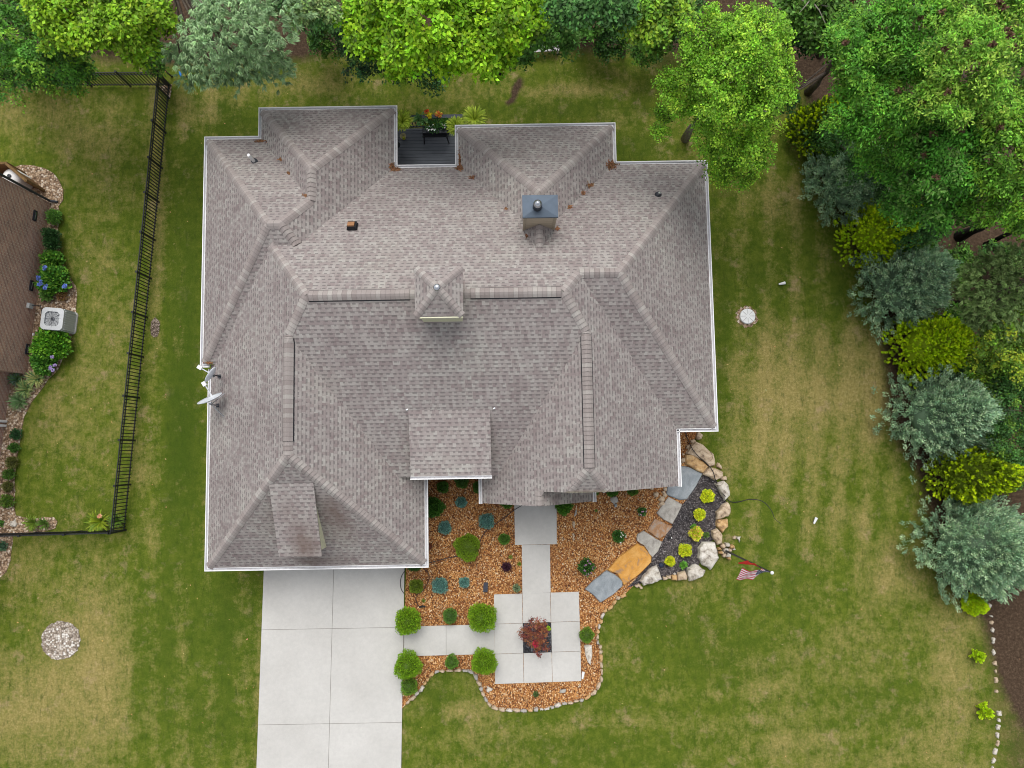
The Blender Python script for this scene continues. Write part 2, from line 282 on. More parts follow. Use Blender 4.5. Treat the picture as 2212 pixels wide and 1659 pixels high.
# ---------------------------------------------------------------- mesh building
class MB:
    def __init__(s): s.v = []; s.f = []; s.uv = []; s.smooth = False; s.mi = []; s.cur = 0
    def face(s, idx, uv=None): s.f.append(tuple(idx)); s.uv.append(uv); s.mi.append(s.cur)
    def quad(s, *p, uv=None):
        i = len(s.v); s.v += [tuple(q) for q in p]; s.face(range(i, i+len(p)), uv)
    def box(s, c, d, rz=0, rx=0, ry=0):
        mm = Matrix.Rotation(rz, 3, 'Z') @ Matrix.Rotation(ry, 3, 'Y') @ Matrix.Rotation(rx, 3, 'X'); i = len(s.v)
        for z in (-.5, .5):
            for x, y in ((-.5,-.5), (.5,-.5), (.5,.5), (-.5,.5)): s.v.append(tuple(Vector(c)+mm @ Vector((x*d[0], y*d[1], z*d[2]))))
        for f in ((3,2,1,0), (4,5,6,7), (0,1,5,4), (1,2,6,5), (2,3,7,6), (3,0,4,7)): s.face([i+k for k in f])
        return s
    def bar(s, a, b, w, h=None):
        a, b = Vector(a), Vector(b); dr = b-a; h = h or w
        u = dr.normalized(); side = u.cross(Vector((0,0,1)))
        side = Vector((1,0,0)) if side.length < 1e-4 else side.normalized()
        up = side.cross(u); i = len(s.v)
        for p in (a, b):
            for x, y in ((-1,-1), (1,-1), (1,1), (-1,1)): s.v.append(tuple(p+side*x*w/2+up*y*h/2))
        for f in ((0,1,2,3), (7,6,5,4), (0,4,5,1), (1,5,6,2), (2,6,7,3), (3,7,4,0)): s.face([i+k for k in f])
        return s
    def prism(s, pts, z0, z1):
        i = len(s.v); n = len(pts); s.v += [(p[0], p[1], z0) for p in pts]+[(p[0], p[1], z1) for p in pts]
        s.face(range(i+n-1, i-1, -1)); s.face(range(i+n, i+2*n))
        for k in range(n): s.face((i+k, i+(k+1) % n, i+n+(k+1) % n, i+n+k))
        return s
    def tube(s, path, rad, seg=8):
        P = [Vector(p) for p in path]; rad = rad if hasattr(rad, '__len__') else [rad]*len(P); base = len(s.v)
        for k, p in enumerate(P):
            t = (P[min(k+1, len(P)-1)]-P[max(k-1, 0)]).normalized()
            a = t.cross(Vector((0,0,1))); a = Vector((1,0,0)) if a.length < 1e-3 else a.normalized(); b = a.cross(t)
            for j in range(seg):
                th = 2*math.pi*j/seg; s.v.append(tuple(p+(a*math.cos(th)+b*math.sin(th))*rad[k]))
        for k in range(len(P)-1):
            for j in range(seg):
                s.face((base+k*seg+j, base+(k+1)*seg+j, base+(k+1)*seg+(j+1) % seg, base+k*seg+(j+1) % seg))
        s.face([base+j for j in range(seg)]); s.face([base+(len(P)-1)*seg+j for j in range(seg-1, -1, -1)])
        return s
    def lathe(s, c, prof, seg=20, axis=None):
        i = len(s.v); mm = axis or Matrix.Identity(3)
        for r, z in prof:
            for j in range(seg):
                th = 2*math.pi*j/seg; s.v.append(tuple(Vector(c)+mm @ Vector((r*math.cos(th), r*math.sin(th), z))))
        for k in range(len(prof)-1):
            for j in range(seg): s.face((i+k*seg+j, i+k*seg+(j+1) % seg, i+(k+1)*seg+(j+1) % seg, i+(k+1)*seg+j))
        s.face([i+(len(prof)-1)*seg+j for j in range(seg)]); s.face([i+j for j in range(seg-1, -1, -1)])
        return s
    def build(s, name, mats, parent=None, attrs=None):
        me = bpy.data.meshes.new(name); me.from_pydata(s.v, [], s.f)
        mats = mats if isinstance(mats, (list, tuple)) else [mats]
        for q in mats: me.materials.append(q)
        uvl = me.uv_layers.new(name='UVMap'); me.update()
        for p, uv in zip(me.polygons, s.uv):
            nx, ny, nz = p.normal
            for k, li in enumerate(p.loop_indices):
                if uv: uvl.data[li].uv = uv[k]
                else:
                    q = me.vertices[me.loops[li].vertex_index].co
                    uvl.data[li].uv = (q.x, q.y) if abs(nz) > .7 else ((q.y, q.z) if abs(nx) > abs(ny) else (q.x, q.z))
        for p, k in zip(me.polygons, s.mi): p.material_index = k
        if s.smooth:
            for p in me.polygons: p.use_smooth = True
        for k, vals in (attrs or {}).items():
            a = me.attributes.new(k, 'FLOAT', 'POINT'); a.data.foreach_set('value', vals)
        o = bpy.data.objects.new(name, me); C.objects.link(o)
        if parent: o.parent = parent
        return o
def tag(o, label=None, cat=None, group=None, kind=None):
    if label: o['label'] = label
    if cat: o['category'] = cat
    if group: o['group'] = group
    if kind: o['kind'] = kind
    return o
def empty(name, loc, label, cat, group=None):
    o = bpy.data.objects.new(name, None); C.objects.link(o); o.empty_display_size = .2
    o['_l'] = 1; del o['_l']
    o.location = loc
    return tag(o, label, cat, group)
def under(o, child):
    """parent a mesh built in world coordinates, keeping it where it is"""
    child.parent = o; child.matrix_parent_inverse = Matrix.Translation(-Vector(o.location)); return child
def origin(o, p):
    """move a world-coordinate mesh's origin to p"""
    me = o.data; n = len(me.vertices); a = np.empty(n*3, np.float32); me.vertices.foreach_get('co', a)
    a = a.reshape(-1, 3)-np.array(p, np.float32); me.vertices.foreach_set('co', a.ravel()); o.location = p; me.update(); return o

# leaves: diamond quads from arrays
def leaf_mesh(name, P, D, N, L, W, col, mat, parent=None, extra=None):
    P = np.asarray(P, np.float32); n = len(P)
    D = D/(np.linalg.norm(D, axis=1, keepdims=True)+1e-9); Sd = np.cross(D, N); Sd /= (np.linalg.norm(Sd, axis=1, keepdims=True)+1e-9)
    L = np.broadcast_to(np.asarray(L, float), (n,))[:, None]; W = np.broadcast_to(np.asarray(W, float), (n,))[:, None]
    V = np.stack([P-D*L*.5, P+Sd*W*.5-D*L*.05, P+D*L*.5, P-Sd*W*.5-D*L*.05], 1).reshape(-1, 3)
    cc = np.repeat(np.clip(col, 0.002, 1), 4, 0); k = 4*n
    fv = np.arange(k, dtype=np.int32)
    me = bpy.data.meshes.new(name)
    ev, ef, ec = (extra if extra else (np.zeros((0, 3)), [], np.zeros((0, 3))))
    V = np.concatenate([V, ev]) if len(ev) else V
    starts = list(np.arange(0, k, 4)); loops = fv
    if ef:
        lp = []
        for f in ef: starts.append(k+len(lp)); lp += [k+i for i in f]
        loops = np.concatenate([fv, np.array(lp, np.int32)]); cc = np.concatenate([cc, ec])
    me.vertices.add(len(V)); me.vertices.foreach_set('co', V.astype(np.float32).ravel())
    me.loops.add(len(loops)); me.loops.foreach_set('vertex_index', loops.astype(np.int32))
    me.polygons.add(len(starts)); me.polygons.foreach_set('loop_start', np.array(starts, np.int32))
    me.update(calc_edges=True)
    a = me.attributes.new('tint', 'FLOAT_COLOR', 'POINT')
    a.data.foreach_set('color', np.concatenate([cc, np.ones((len(cc), 1))], 1).astype(np.float32).ravel())
    me.materials.append(mat)
    o = bpy.data.objects.new(name, me); C.objects.link(o)
    if parent: o.parent = parent
    return o
def unit(n):
    v = rng.normal(size=(n, 3)); return v/np.linalg.norm(v, axis=1, keepdims=True)
def ico(center, r, col, seg=10, rings=6):
    V, F = [], []
    for i in range(rings+1):
        for j in range(seg):
            a = math.pi*i/rings; b = 2*math.pi*j/seg
            V.append((center[0]+r[0]*math.sin(a)*math.cos(b), center[1]+r[1]*math.sin(a)*math.sin(b), center[2]+r[2]*math.cos(a)))
    for i in range(rings):
        for j in range(seg): F.append((i*seg+j, (i+1)*seg+j, (i+1)*seg+(j+1) % seg, i*seg+(j+1) % seg))
    return np.array(V), F, np.tile(np.array(col), (len(V), 1))

# ---------------------------------------------------------------- ground
def blobf(px, py, lst):
    s = np.zeros_like(px)
    for x, y, rx, ry, a in lst: s += a*np.exp(-(((px-x)/rx)**2+((py-y)/ry)**2))
    return s
def build_ground():
    xs = np.concatenate([[-600,-300,-150,-80,-50,-35], np.arange(-28, 28.01, .22), [35,50,80,150,300,600]])
    ys = np.concatenate([[-600,-300,-150,-80,-50,-30], np.arange(-17, 24.01, .22), [30,50,80,150,300,600]])
    X, Y = np.meshgrid(xs, ys); nx, ny = len(xs), len(ys)
    Xc, Yc = np.clip(X, -30, 30), np.clip(Y, -20, 26)
    dd = Xc*FW[0]+Yc*FW[1]-H_CAM*FW[2]
    px = CX+F_PX*(Xc*RI[0]+Yc*RI[1]-H_CAM*RI[2])/dd; py = CY-F_PX*(Xc*UP[0]+Yc*UP[1]-H_CAM*UP[2])/dd
    dry = blobf(px, py, [(70,1540,150,110,.55),(190,1370,90,130,.35),(60,1210,90,60,.22),(230,1480,60,170,.3),(230,300,100,70,.22),(60,235,120,60,.25),
        (150,905,110,90,.2),(210,690,80,150,.18),(220,420,60,100,.1),(1650,830,80,120,.42),(1760,870,110,100,.4),(1870,790,60,110,.5),(1900,900,50,90,.4),(1620,990,70,60,.3),
        (1930,1240,70,70,.4),(1820,1130,90,60,.25),(1740,760,60,90,.2),(1850,1390,80,60,.22),(1690,1480,100,60,.2),(2060,1430,60,180,.45),(1700,1610,130,50,.3),(1990,1620,120,50,.25),
        (1100,1610,120,40,.15),(1010,1530,70,50,.3),(700,185,70,25,.3),(1240,195,130,12,.45),(1010,210,80,14,.2),(440,230,60,50,.35),(560,190,80,25,.3),(345,480,16,300,.3),(300,1000,14,120,.35),
        (1330,250,60,20,.12),(1690,430,70,40,.35),(1640,500,30,60,.1),(1310,1300,25,30,.25),(1500,1270,60,30,.2),(1740,1000,100,60,.2),(560,1480,18,180,.35),(430,1560,60,80,.1),(1050,1400,0.1,0.1,0)])
    lush = blobf(px, py, [(400,700,40,420,.75),(385,1000,40,200,.6),(490,1350,70,140,.7),(340,1400,60,160,.45),(470,1560,80,70,.45),(470,230,50,20,.6),(510,270,45,25,.7),(1370,320,70,40,.6),
        (1200,235,200,20,.5),(760,225,90,18,.4),(1560,750,25,250,.5),(1420,1330,90,60,.45),(1560,1420,120,60,.4),(1900,1520,140,40,.35),(1720,1250,30,120,.35),(1840,640,60,40,.5),(1640,600,50,60,.35),
        (940,1490,40,60,.5),(1250,1620,220,30,.35),(1660,1180,25,100,.3),(120,520,60,110,.3),(110,1000,60,90,.2),(160,1160,60,60,.2)])
    stripe = np.sin((px+py*.05)/9.5+.6*np.sin(py/160.))*np.clip((px-1540)/80, 0, 1)*np.clip((1350-py)/200, 0, 1)+.45*np.sin(py/10.+px/160.+np.sin(px/90.))*np.clip((py-1400)/80, 0, 1)*np.clip((px-880)/60, 0, 1)
    stripe2 = np.sin(px/10.)*((px > 290) & (px < 560)); dry += .12*stripe+.09*stripe2; lush += -.14*stripe-.09*stripe2+.13
    # litter under the woodland edge, also the painted shadow fringe along the hedge
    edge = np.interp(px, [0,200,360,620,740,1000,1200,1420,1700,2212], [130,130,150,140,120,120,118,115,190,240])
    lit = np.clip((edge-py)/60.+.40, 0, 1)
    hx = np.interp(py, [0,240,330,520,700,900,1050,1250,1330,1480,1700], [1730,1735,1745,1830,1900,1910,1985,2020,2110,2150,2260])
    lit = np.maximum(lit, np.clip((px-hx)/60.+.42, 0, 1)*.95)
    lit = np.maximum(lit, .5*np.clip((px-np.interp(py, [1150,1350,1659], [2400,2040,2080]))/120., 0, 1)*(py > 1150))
    lit = np.maximum(lit, np.clip(blobf(px, py, [(335,708,9,20,1.2),(1112,200,8,20,1.2),(1125,178,7,16,1.2),(1098,222,9,8,.9),(1310,130,60,14,.4),(700,150,120,20,.3),(1560,420,60,16,.4),(1440,130,60,30,.5)]), 0, 1))
    me = bpy.data.meshes.new('lawn'); V = np.stack([X.ravel(), Y.ravel(), np.zeros(X.size)], 1)
    faces = [(j*nx+i, j*nx+i+1, (j+1)*nx+i+1, (j+1)*nx+i) for j in range(ny-1) for i in range(nx-1)]
    me.from_pydata(V.tolist(), [], faces); me.materials.append(LAWN)
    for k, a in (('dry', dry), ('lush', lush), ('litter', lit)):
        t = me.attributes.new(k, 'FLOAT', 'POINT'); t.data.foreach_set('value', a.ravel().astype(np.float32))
    o = bpy.data.objects.new('lawn', me); C.objects.link(o); tag(o, kind='structure')
build_ground()

def wobble(pts, step=.25, amp=.04, closed=True):
    out = []; n = len(pts)
    for i in range(n if closed else n-1):
        a, b = Vector(pts[i][:2]), Vector(pts[(i+1) % n][:2]); k = max(1, int((b-a).length/step))
        for j in range(k):
            p = a.lerp(b, j/k); out.append((p.x+random.uniform(-amp, amp), p.y+random.uniform(-amp, amp)))
    if not closed: out.append(tuple(pts[-1][:2]))
    return out
def smooth_line(pts, n=6):
    P = [Vector(p[:2]) for p in pts]; out = []
    for i in range(len(P)-1):
        p0, p1, p2, p3 = P[max(i-1, 0)], P[i], P[i+1], P[min(i+2, len(P)-1)]
        for j in range(n):
            t = j/n; out.append(.5*((2*p1)+(p2-p0)*t+(2*p0-5*p1+4*p2-p3)*t*t+(-p0+3*p1-3*p2+p3)*t**3))
    out.append(P[-1]); return [(p.x, p.y) for p in out]
from mathutils.geometry import tessellate_polygon
def sheet(name, pts, z, mat, kind='structure', thick=.0):
    tri = tessellate_polygon([[Vector((p[0], p[1], 0)) for p in pts]]); b = MB(); b.v = [(p[0], p[1], z) for p in pts]
    for t in tri:
        a, c, e = (Vector(b.v[i]) for i in t)
        b.face(t if (c-a).cross(e-a).z > 0 else t[::-1])
    if thick:
        n = len(pts); b.v += [(p[0], p[1], z-thick) for p in pts]
        for k in range(n): b.face((k, k+n, (k+1) % n+n, (k+1) % n))
    return tag(b.build(name, mat), kind=kind)

# beds
EDGE8 = [(175,1320),(240,1250),(310,1180),(370,1100),(420,1040),(480,997),(590,992),(650,992),(740,985),(795,1000),(830,1050),(870,1130),(920,1235),(970,1310),(1060,1347),(1200,1355),(1440,1350),
         (1600,1310),(1750,1280),(1870,1240),(1950,1165),(1990,1080),(1995,960),(1985,800),(1962,700),(1968,620),(1990,520),(2020,440),(2085,400),(2130,330),(2200,300)]
edge_line = smooth_line([g('K8', *p) for p in EDGE8], 5)
bed = [at(878,1215)[:2], at(868,1531)[:2]]+edge_line[1:]+[g('K7', *p)[:2] for p in ((640,1640),(720,1560),(820,1410),(915,1228),(1010,1080),(1100,880),(1150,830),(1290,590),(1330,540),(1300,470),(1200,300),(1235,240),(1225,180))]+[at(*p)[:2] for p in ((1500,880),(1400,870),(900,880),(880,1100))]
sheet('mulch_bed', bed, .03, MULCH, thick=.03)
soil = [g('K7', *p)[:2] for p in ((1300,590),(1360,600),(1420,660),(1460,740),(1510,850),(1440,960),(1440,1040),(1400,1110),(1400,1190),(1280,1270),(1280,1380),(1240,1450),(1160,1500),(1100,1520),(1000,1560),(915,1575),(860,1560),(720,1610),(590,1650),(700,1530),(815,1415),(820,1360),(910,1230),(1005,1080),(1095,885),(1145,832))]
sheet('dark_mulch_bed', wobble(soil, .2, .02), .045, SOIL, thick=.045)

def nb(k, *pts): return [g(k, *p)[:2] for p in pts]
strip = nb('L1', (120,225),(165,212),(250,218),(330,240),(400,275),(440,320),(470,400),(470,480),(440,520),(455,600),(440,680),(445,800),(465,900),(490,990),(530,1060),(570,1120),(580,1180),(572,1280),(560,1400),(545,1480),(515,1560))+nb('L2', (505,80),(440,200),(360,290),(240,460),(185,560),(165,640),(150,720),(135,850),(115,1000),(110,1120),(100,1230),(115,1300),(250,1325),(400,1315),(430,1350),(420,1400),(330,1425),(0,1445),(-300,1450))+nb('L1',(-300,225),(0,220))
sheet('gravel_strip', wobble(strip, .3, .03), .03, PEAGRAVEL, thick=.03)
strip2 = nb('L2', (-300,1452),(0,1450),(100,1445),(92,1560),(85,1640),(50,1720),(-20,1790),(-300,1900))
sheet('gravel_strip', wobble(strip2, .3, .03), .03, PEAGRAVEL, thick=.03)
sheet('gravel_strip', wobble(nb('L3', (1128,625),(1240,610),(1225,720),(1160,650)), .15, .02), .02, PEAGRAVEL)
circ = at(132, 1383); sheet('gravel_circle', [(circ[0]+mpx(41)*math.cos(a)*random.uniform(.95, 1.04), circ[1]+mpx(40)*math.sin(a)*random.uniform(.95, 1.04)) for a in np.linspace(0, 2*math.pi, 60, endpoint=False)], .035, GRAVEL, thick=.035)
c0 = g('L1', 1160, 1430); sheet('soil_patch', [(c0[0]+mpx(10.5)*math.cos(a)*random.uniform(.85, 1.1), c0[1]+mpx(22)*math.sin(a)*random.uniform(.9, 1.08)) for a in np.linspace(0, 2*math.pi, 40, endpoint=False)], .014, CHIPS_N)
# soil under the arch at the right edge stays part of the lawn sheet

JOINT = M('joint filler', (.24,.225,.20), .9)
# driveway and walks: slabs with open joints
def slabs(name, corners, us, vs, z=.06, gap=.015, skip=(), mat=CONC):
    """corners: nw, ne, se, sw"""
    nw, ne, se, sw = [Vector(c[:2]) for c in corners]; b = MB()
    def P(u, v): return nw.lerp(ne, u).lerp(sw.lerp(se, u), v)
    w_, h_ = (ne-nw).length, (sw-nw).length
    for i in range(len(us)-1):
        for j in range(len(vs)-1):
            if (i, j) in skip: continue
            e = 0 if i == 0 else gap/2/w_; f = 0 if i == len(us)-2 else gap/2/w_
            e2 = 0 if j == 0 else gap/2/h_; f2 = 0 if j == len(vs)-2 else gap/2/h_
            q = [P(us[i]+e, vs[j]+e2), P(us[i]+e, vs[j+1]-f2), P(us[i+1]-f, vs[j+1]-f2), P(us[i+1]-f, vs[j]+e2)]
            b.prism([(p.x, p.y) for p in q], -.02, z)
    b.cur = 1; b.prism([(p.x, p.y) for p in (P(0,0), P(0,1), P(1,1), P(1,0))], -.03, z-.015) if not skip else None
    return tag(b.build(name, [mat, JOINT]), kind='structure')
dl0, dl1 = Vector(at(571,1228)), Vector(at(555,1659)); dr0, dr1 = Vector(at(874,1228)), Vector(at(867,1659))
def ext(a, b, y): t = (y-a.y)/(b.y-a.y); return a.lerp(b, t)
yN, yS = -3.6, -22.0
cs = [ext(dl0, dl1, yN), ext(dr0, dr1, yN), ext(dr0, dr1, yS), ext(dl0, dl1, yS)]
y1, y2 = at(720,1357)[1], at(715,1562)[1]; fv = lambda y: (y-yN)/(yS-yN)
slabs('driveway', cs, [0, .497, 1], [0, fv(y1), fv(y2), fv(2*y2-y1), fv(3*y2-2*y1), 1])
slabs('front_walk', [g('K6',1313,300),g('K6',1770,300),g('K6',1773,898),g('K6',1322,907)], [0, 1], [0, 1])
slabs('front_walk', [g('K6',1396,909),g('K6',1700,903),g('K6',1706,1420),g('K6',1403,1432)], [0, 1], [0, 1])
slabs('patio', [g('K8',1003,288),g('K8',1787,262),g('K8',1810,1086),g('K8',1014,1114)], [0, .333, .664, 1], [0, .333, .668, 1], skip=((1, 1),))
slabs('side_walk', [g('K8',175,584),g('K8',1005,562),g('K8',1010,836),g('K8',172,858)], [0, .464, 1], [0, 1])
b = MB(); q = nb('K8', (163,585),(175,584),(173,858),(160,858)); b.prism(q[::-1], -.02, .05); tag(b.build('walk_joint', JOINT), kind='structure')
q = nb('K8', (1268,550),(1532,545),(1537,828),(1272,830)); sheet('slate_bed', q, .048, SLATE)

# ---------------------------------------------------------------- roof planes
e0, eG = 2.87, 2.64
XW1,YW2,YN1,XA1,XA2,YA,YD,XB1,XB2,YB,XE,YE2,XG1,XG2,YG = -11.25,3.26,11.80,-9.22,-4.19,12.91,10.59,-1.80,4.06,12.11,7.49,.60,-11.04,-3.15,-4.14
XR1, XR2, XP2, Yr = -1.07, 6.08, 2.97, 4.88
sE, sN, sM, sR, sG, sB = .948, .737, .623, .975, .927, .857
zr = e0+sN*(YD-Yr)
Yf = at(1466,1050,2.9)[1]; Yp = at(1041,1087,2.9)[1]; YC = at(880,1031,3.4)[1]
def W_(x0, s, e): return (s, 0, e-s*x0)
def E_(x1, s, e): return (-s, 0, e+s*x1)
def N_(y1, s, e): return (0, -s, e+s*y1)
def S_(y0, s, e): return (0, s, e-s*y0)
def rect(x0, x1, y0, y1): return [(x0,y0),(x1,y0),(x1,y1),(x0,y1)]
xr = (XR1+XR2)/2; zR = e0+sR*(XR2-XR1)/2
ya_ = at(1270,1012,zR)[1]; zc_ = zR-.64*sR; yc_ = at(1266,1056,zc_)[1]; sJ = (zR-zc_)/(ya_-yc_)
SOL = [
 (rect(XG1, XR2, YC, YD), [N_(YD,sN,e0), (0,sM,zr-sM*Yr), E_(XR2,sR,e0), W_(XG1,sE,eG)]),
 (rect(XW1, XA2, YW2, YN1), [W_(XW1,sE,e0), E_(XA2,sE,e0), N_(YN1,sN,e0), S_(YW2,sN,e0)]),
 (rect(XA1, XA2, 7.4, YA), [W_(XA1,sE,e0), E_(XA2,sE,e0), N_(YA,sN,e0)]),
 (rect(XB1, XB2, 6.9, YB), [W_(XB1,sB,e0), E_(XB2,sB,e0), N_(YB,sN,e0)]),
 (rect(1.9, XE, YE2, YD), [E_(XE,sE,e0), N_(YD,sN,e0), S_(YE2,sN,e0)]),
 (rect(XG1, XG2, YG, 4.3), [W_(XG1,sE,eG), E_(XG2,sE,eG), S_(YG,sG,eG)]),
 (rect(XR1, XR2, Yf, 4.0), [W_(XR1,sR,e0), E_(XR2,sR,e0), (0,sJ,zc_-sJ*yc_)]),
 (rect(XR1, XP2, Yp, Yf+.6), [W_(XR1,sR,e0), E_(XP2,sR,e0)]),
]
def clip(P, A, B, Cc):
    """keep A x + B y + C >= 0"""
    out = []; n = len(P)
    for i in range(n):
        p, q = P[i], P[(i+1) % n]; a, b = A*p[0]+B*p[1]+Cc, A*q[0]+B*q[1]+Cc
        if a >= 0: out.append(p)
        if (a > 0 > b) or (a < 0 < b): t = a/(a-b); out.append((p[0]+(q[0]-p[0])*t, p[1]+(q[1]-p[1])*t))
    return out
def area(P): return abs(sum(P[i][0]*P[(i+1) % len(P)][1]-P[(i+1) % len(P)][0]*P[i][1] for i in range(len(P))))/2 if len(P) > 2 else 0
def facets(sol):
    out = []
    for i, a in enumerate(sol[1]):
        P = sol[0]
        for j, b in enumerate(sol[1]):
            if i != j and len(P) > 2: P = clip(P, b[0]-a[0], b[1]-a[1], b[2]-a[2])
        if area(P) > 1e-4: out.append((P, a))
    return out
ALLF = [facets(s) for s in SOL]
def roofz(x, y, sols=None):
    best = -1
    for s in (sols or SOL):
        R_ = s[0]
        if R_[0][0]-1e-6 <= x <= R_[1][0]+1e-6 and R_[0][1]-1e-6 <= y <= R_[2][1]+1e-6: best = max(best, min(p[0]*x+p[1]*y+p[2] for p in s[1]))
    return best
def subtract(P, halfs):
    """P minus the convex region where every half >= 0"""
    out = []; rest = P
    for A, B, Cc in halfs:
        if area(rest) < 1e-4: return out
        o = clip(rest, -A, -B, -Cc)
        if area(o) > 1e-4: out.append(o)
        rest = clip(rest, A, B, Cc)
    return out
def poly_halfs(P):
    n = len(P); s = sum(P[i][0]*P[(i+1) % n][1]-P[(i+1) % n][0]*P[i][1] for i in range(n)); out = []
    for i in range(n):
        (x0, y0), (x1, y1) = P[i], P[(i+1) % n]; A, B = -(y1-y0), (x1-x0); L = math.hypot(A, B)
        if L < 1e-7: continue
        if s < 0: A, B = -A, -B
        out.append((A/L, B/L, -(A*x0+B*y0)/L))
    return out
def roof_uv(p, pl, off=0):
    gl = math.hypot(pl[0], pl[1]); ux, uy = pl[0]/gl, pl[1]/gl
    return (p[0]*uy-p[1]*ux+off, (p[0]*ux+p[1]*uy)*math.sqrt(1+gl*gl)+50)
rb = MB()
for si, fs in enumerate(ALLF):
    for P, pl in fs:
        pieces = [P]
        for sj, gs in enumerate(ALLF):
            if sj == si: continue
            eps = -1e-4 if sj < si else 1e-4
            for Q, pm in gs:
                hv = poly_halfs(Q)+[(pm[0]-pl[0], pm[1]-pl[1], pm[2]-pl[2]-eps)]
                nxt = []
                for x in pieces: nxt += subtract(x, hv)
                pieces = nxt
        for x in pieces:
            if sum(x[i][0]*x[(i+1) % len(x)][1]-x[(i+1) % len(x)][0]*x[i][1] for i in range(len(x))) < 0: x = x[::-1]
            pts = [(p[0], p[1], pl[0]*p[0]+pl[1]*p[1]+pl[2]) for p in x]
            rb.quad(*pts, uv=[roof_uv(p, pl, si*3.3) for p in pts])
def roofpt(k, x, y):
    z = 4.
    for _ in range(25):
        p = g(k, x, y, z); z = .5*z+.5*max(roofz(p[0], p[1]), 2.)
    return Vector(g(k, x, y, z))

house = empty('house', (-2, 3, 0), 'large single storey house with a complex mauve grey shingle hip roof and white gutters', 'house')
def hp(b, name, mat, parent=None, **kw):
    o = b.build(name, mat, **kw)
    if parent is None: return under(house, o)
    o.parent = parent; return o
# roof subdivided so the stain attribute can vary
def sub_stain(o, spots):
    me = o.data; vals = []
    for v in me.vertices: vals.append(sum(a*math.exp(-((v.co.x-x)**2/(rx*rx)+(v.co.y-y)**2/(ry*ry))) for x, y, rx, ry, a in spots))
    a = me.attributes.new('stain', 'FLOAT', 'POINT'); a.data.foreach_set('value', vals)
roof = hp(rb, 'roof', SHINGLE)
# split the garage front slope finely for its stains
import bmesh
bm = bmesh.new(); bm.from_mesh(roof.data)
fsel = [f for f in bm.faces if f.calc_center_median().y < -.3 and f.calc_center_median().x < -3.2 and f.normal.y < -.5]
bmesh.ops.triangulate(bm, faces=fsel)
fsel = [f for f in bm.faces if f.calc_center_median().y < -.3 and f.calc_center_median().x < -3.2 and f.normal.y < -.5]
bmesh.ops.subdivide_edges(bm, edges=list({e for f in fsel for e in f.edges}), cuts=14, use_grid_fill=True)
bm.to_mesh(roof.data); bm.free()
SP = []
for k, x, y, rx, ry, a in (('K5',1060,590,.12,.45,1.1),('K5',1120,700,.35,.7,.9),('K5',1000,650,.25,.5,.7),('K5',880,960,.5,.25,1.1),('K5',1050,960,.7,.2,.6),('K5',1000,560,.2,.3,.6),('K5',600,650,.15,.5,.5)):
    p = roofpt(k, x, y); SP.append((p.x, p.y, rx, ry, a))
sub_stain(roof, SP)

# fascia, gutters
def offset_path(pts, d_):
    """offset to the left of travel with mitres"""
    P = [Vector(p[:2]) for p in pts]; out = []
    for i in range(len(P)):
        ns = []
        if i > 0: t = (P[i]-P[i-1]).normalized(); ns.append(Vector((-t.y, t.x)))
        if i < len(P)-1: t = (P[i+1]-P[i]).normalized(); ns.append(Vector((-t.y, t.x)))
        if len(ns) == 2: n_ = (ns[0]+ns[1]); n_ = n_/(n_.length_squared/2) if n_.length > 1e-6 else ns[0]
        else: n_ = ns[0]
        out.append(P[i]+n_*d_)
    return out
def sweep(b, pts, z, prof):
    offs = [offset_path(pts, d_) for d_, h in prof]
    for k in range(len(prof)-1):
        for i in range(len(pts)-1):
            z0, z1 = z+prof[k][1], z+prof[k+1][1]
            b.quad((*offs[k][i], z0), (*offs[k+1][i], z1), (*offs[k+1][i+1], z1), (*offs[k][i+1], z0))
    for i in (0, len(pts)-1):
        b.quad(*[(*offs[k][i], z+prof[k][1]) for k in range(1, len(prof)-2)]) if len(prof) > 5 else None
CH = [([(XG1-.0,YW2-.0),(XW1,YW2),(XW1,YN1),(XA1,YN1),(XA1,YA),(XA2,YA),(XA2,YD),(XB1,YD),(XB1,YB),(XB2,YB),(XB2,YD),(XE,YD),(XE,YE2),(XR2-.15,YE2)], e0),
      ([(XG2,YC-.05),(XG2,YG),(XG1,YG),(XG1,YW2-.14)], eG),
      ([(XR2,YE2+.35),(XR2,Yf-.03)], e0), ([(XR1,Yp-.03),(XR1,YC-.02)], e0), ([(XP2,Yf-.02),(XP2,Yp-.03)], e0)]
for path, z in CH:
    fb = MB(); sweep(fb, path, z, [(-.015,.012),(.0,.012),(.0,-.2),(-.015,-.2)]); hp(fb, 'fascia', WHITE, roof)
    gb = MB(); sweep(gb, path, z, [(.003,-.005),(.010,-.005),(.012,-.105)]); gb.cur = 1
    sweep(gb, path, z, [(.012,-.085),(.078,-.085)]); gb.cur = 0
    sweep(gb, path, z, [(.078,-.085),(.082,-.004),(.108,-.004),(.110,-.02),(.1,-.12),(.012,-.122)])
    hp(gb, 'gutter', [WHITE, GUTIN], roof)
roof.name = 'roof'
# gable ends: rake edges and siding
ks = MB()
def rake(b, pts, dz=-.16, th=.02):
    for a, c in zip(pts, pts[1:]):
        b.quad((*a[:2], a[2]+dz), (*c[:2], c[2]+dz), (*c[:2], c[2]+.005), (*a[:2], a[2]+.005))
xj = .64
rake(ks, [(XR1,Yf,e0),(xr-xj,Yf,zc_),(xr+xj,Yf,zc_),(XR2,Yf,e0)])
xp = (XR1+XP2)/2; zP = e0+sR*(XP2-XR1)/2
rake(ks, [(XR1,Yp,e0),(xp,Yp,zP),(XP2,Yp,e0)])
hp(ks, 'rake_board', FASCIA, roof)
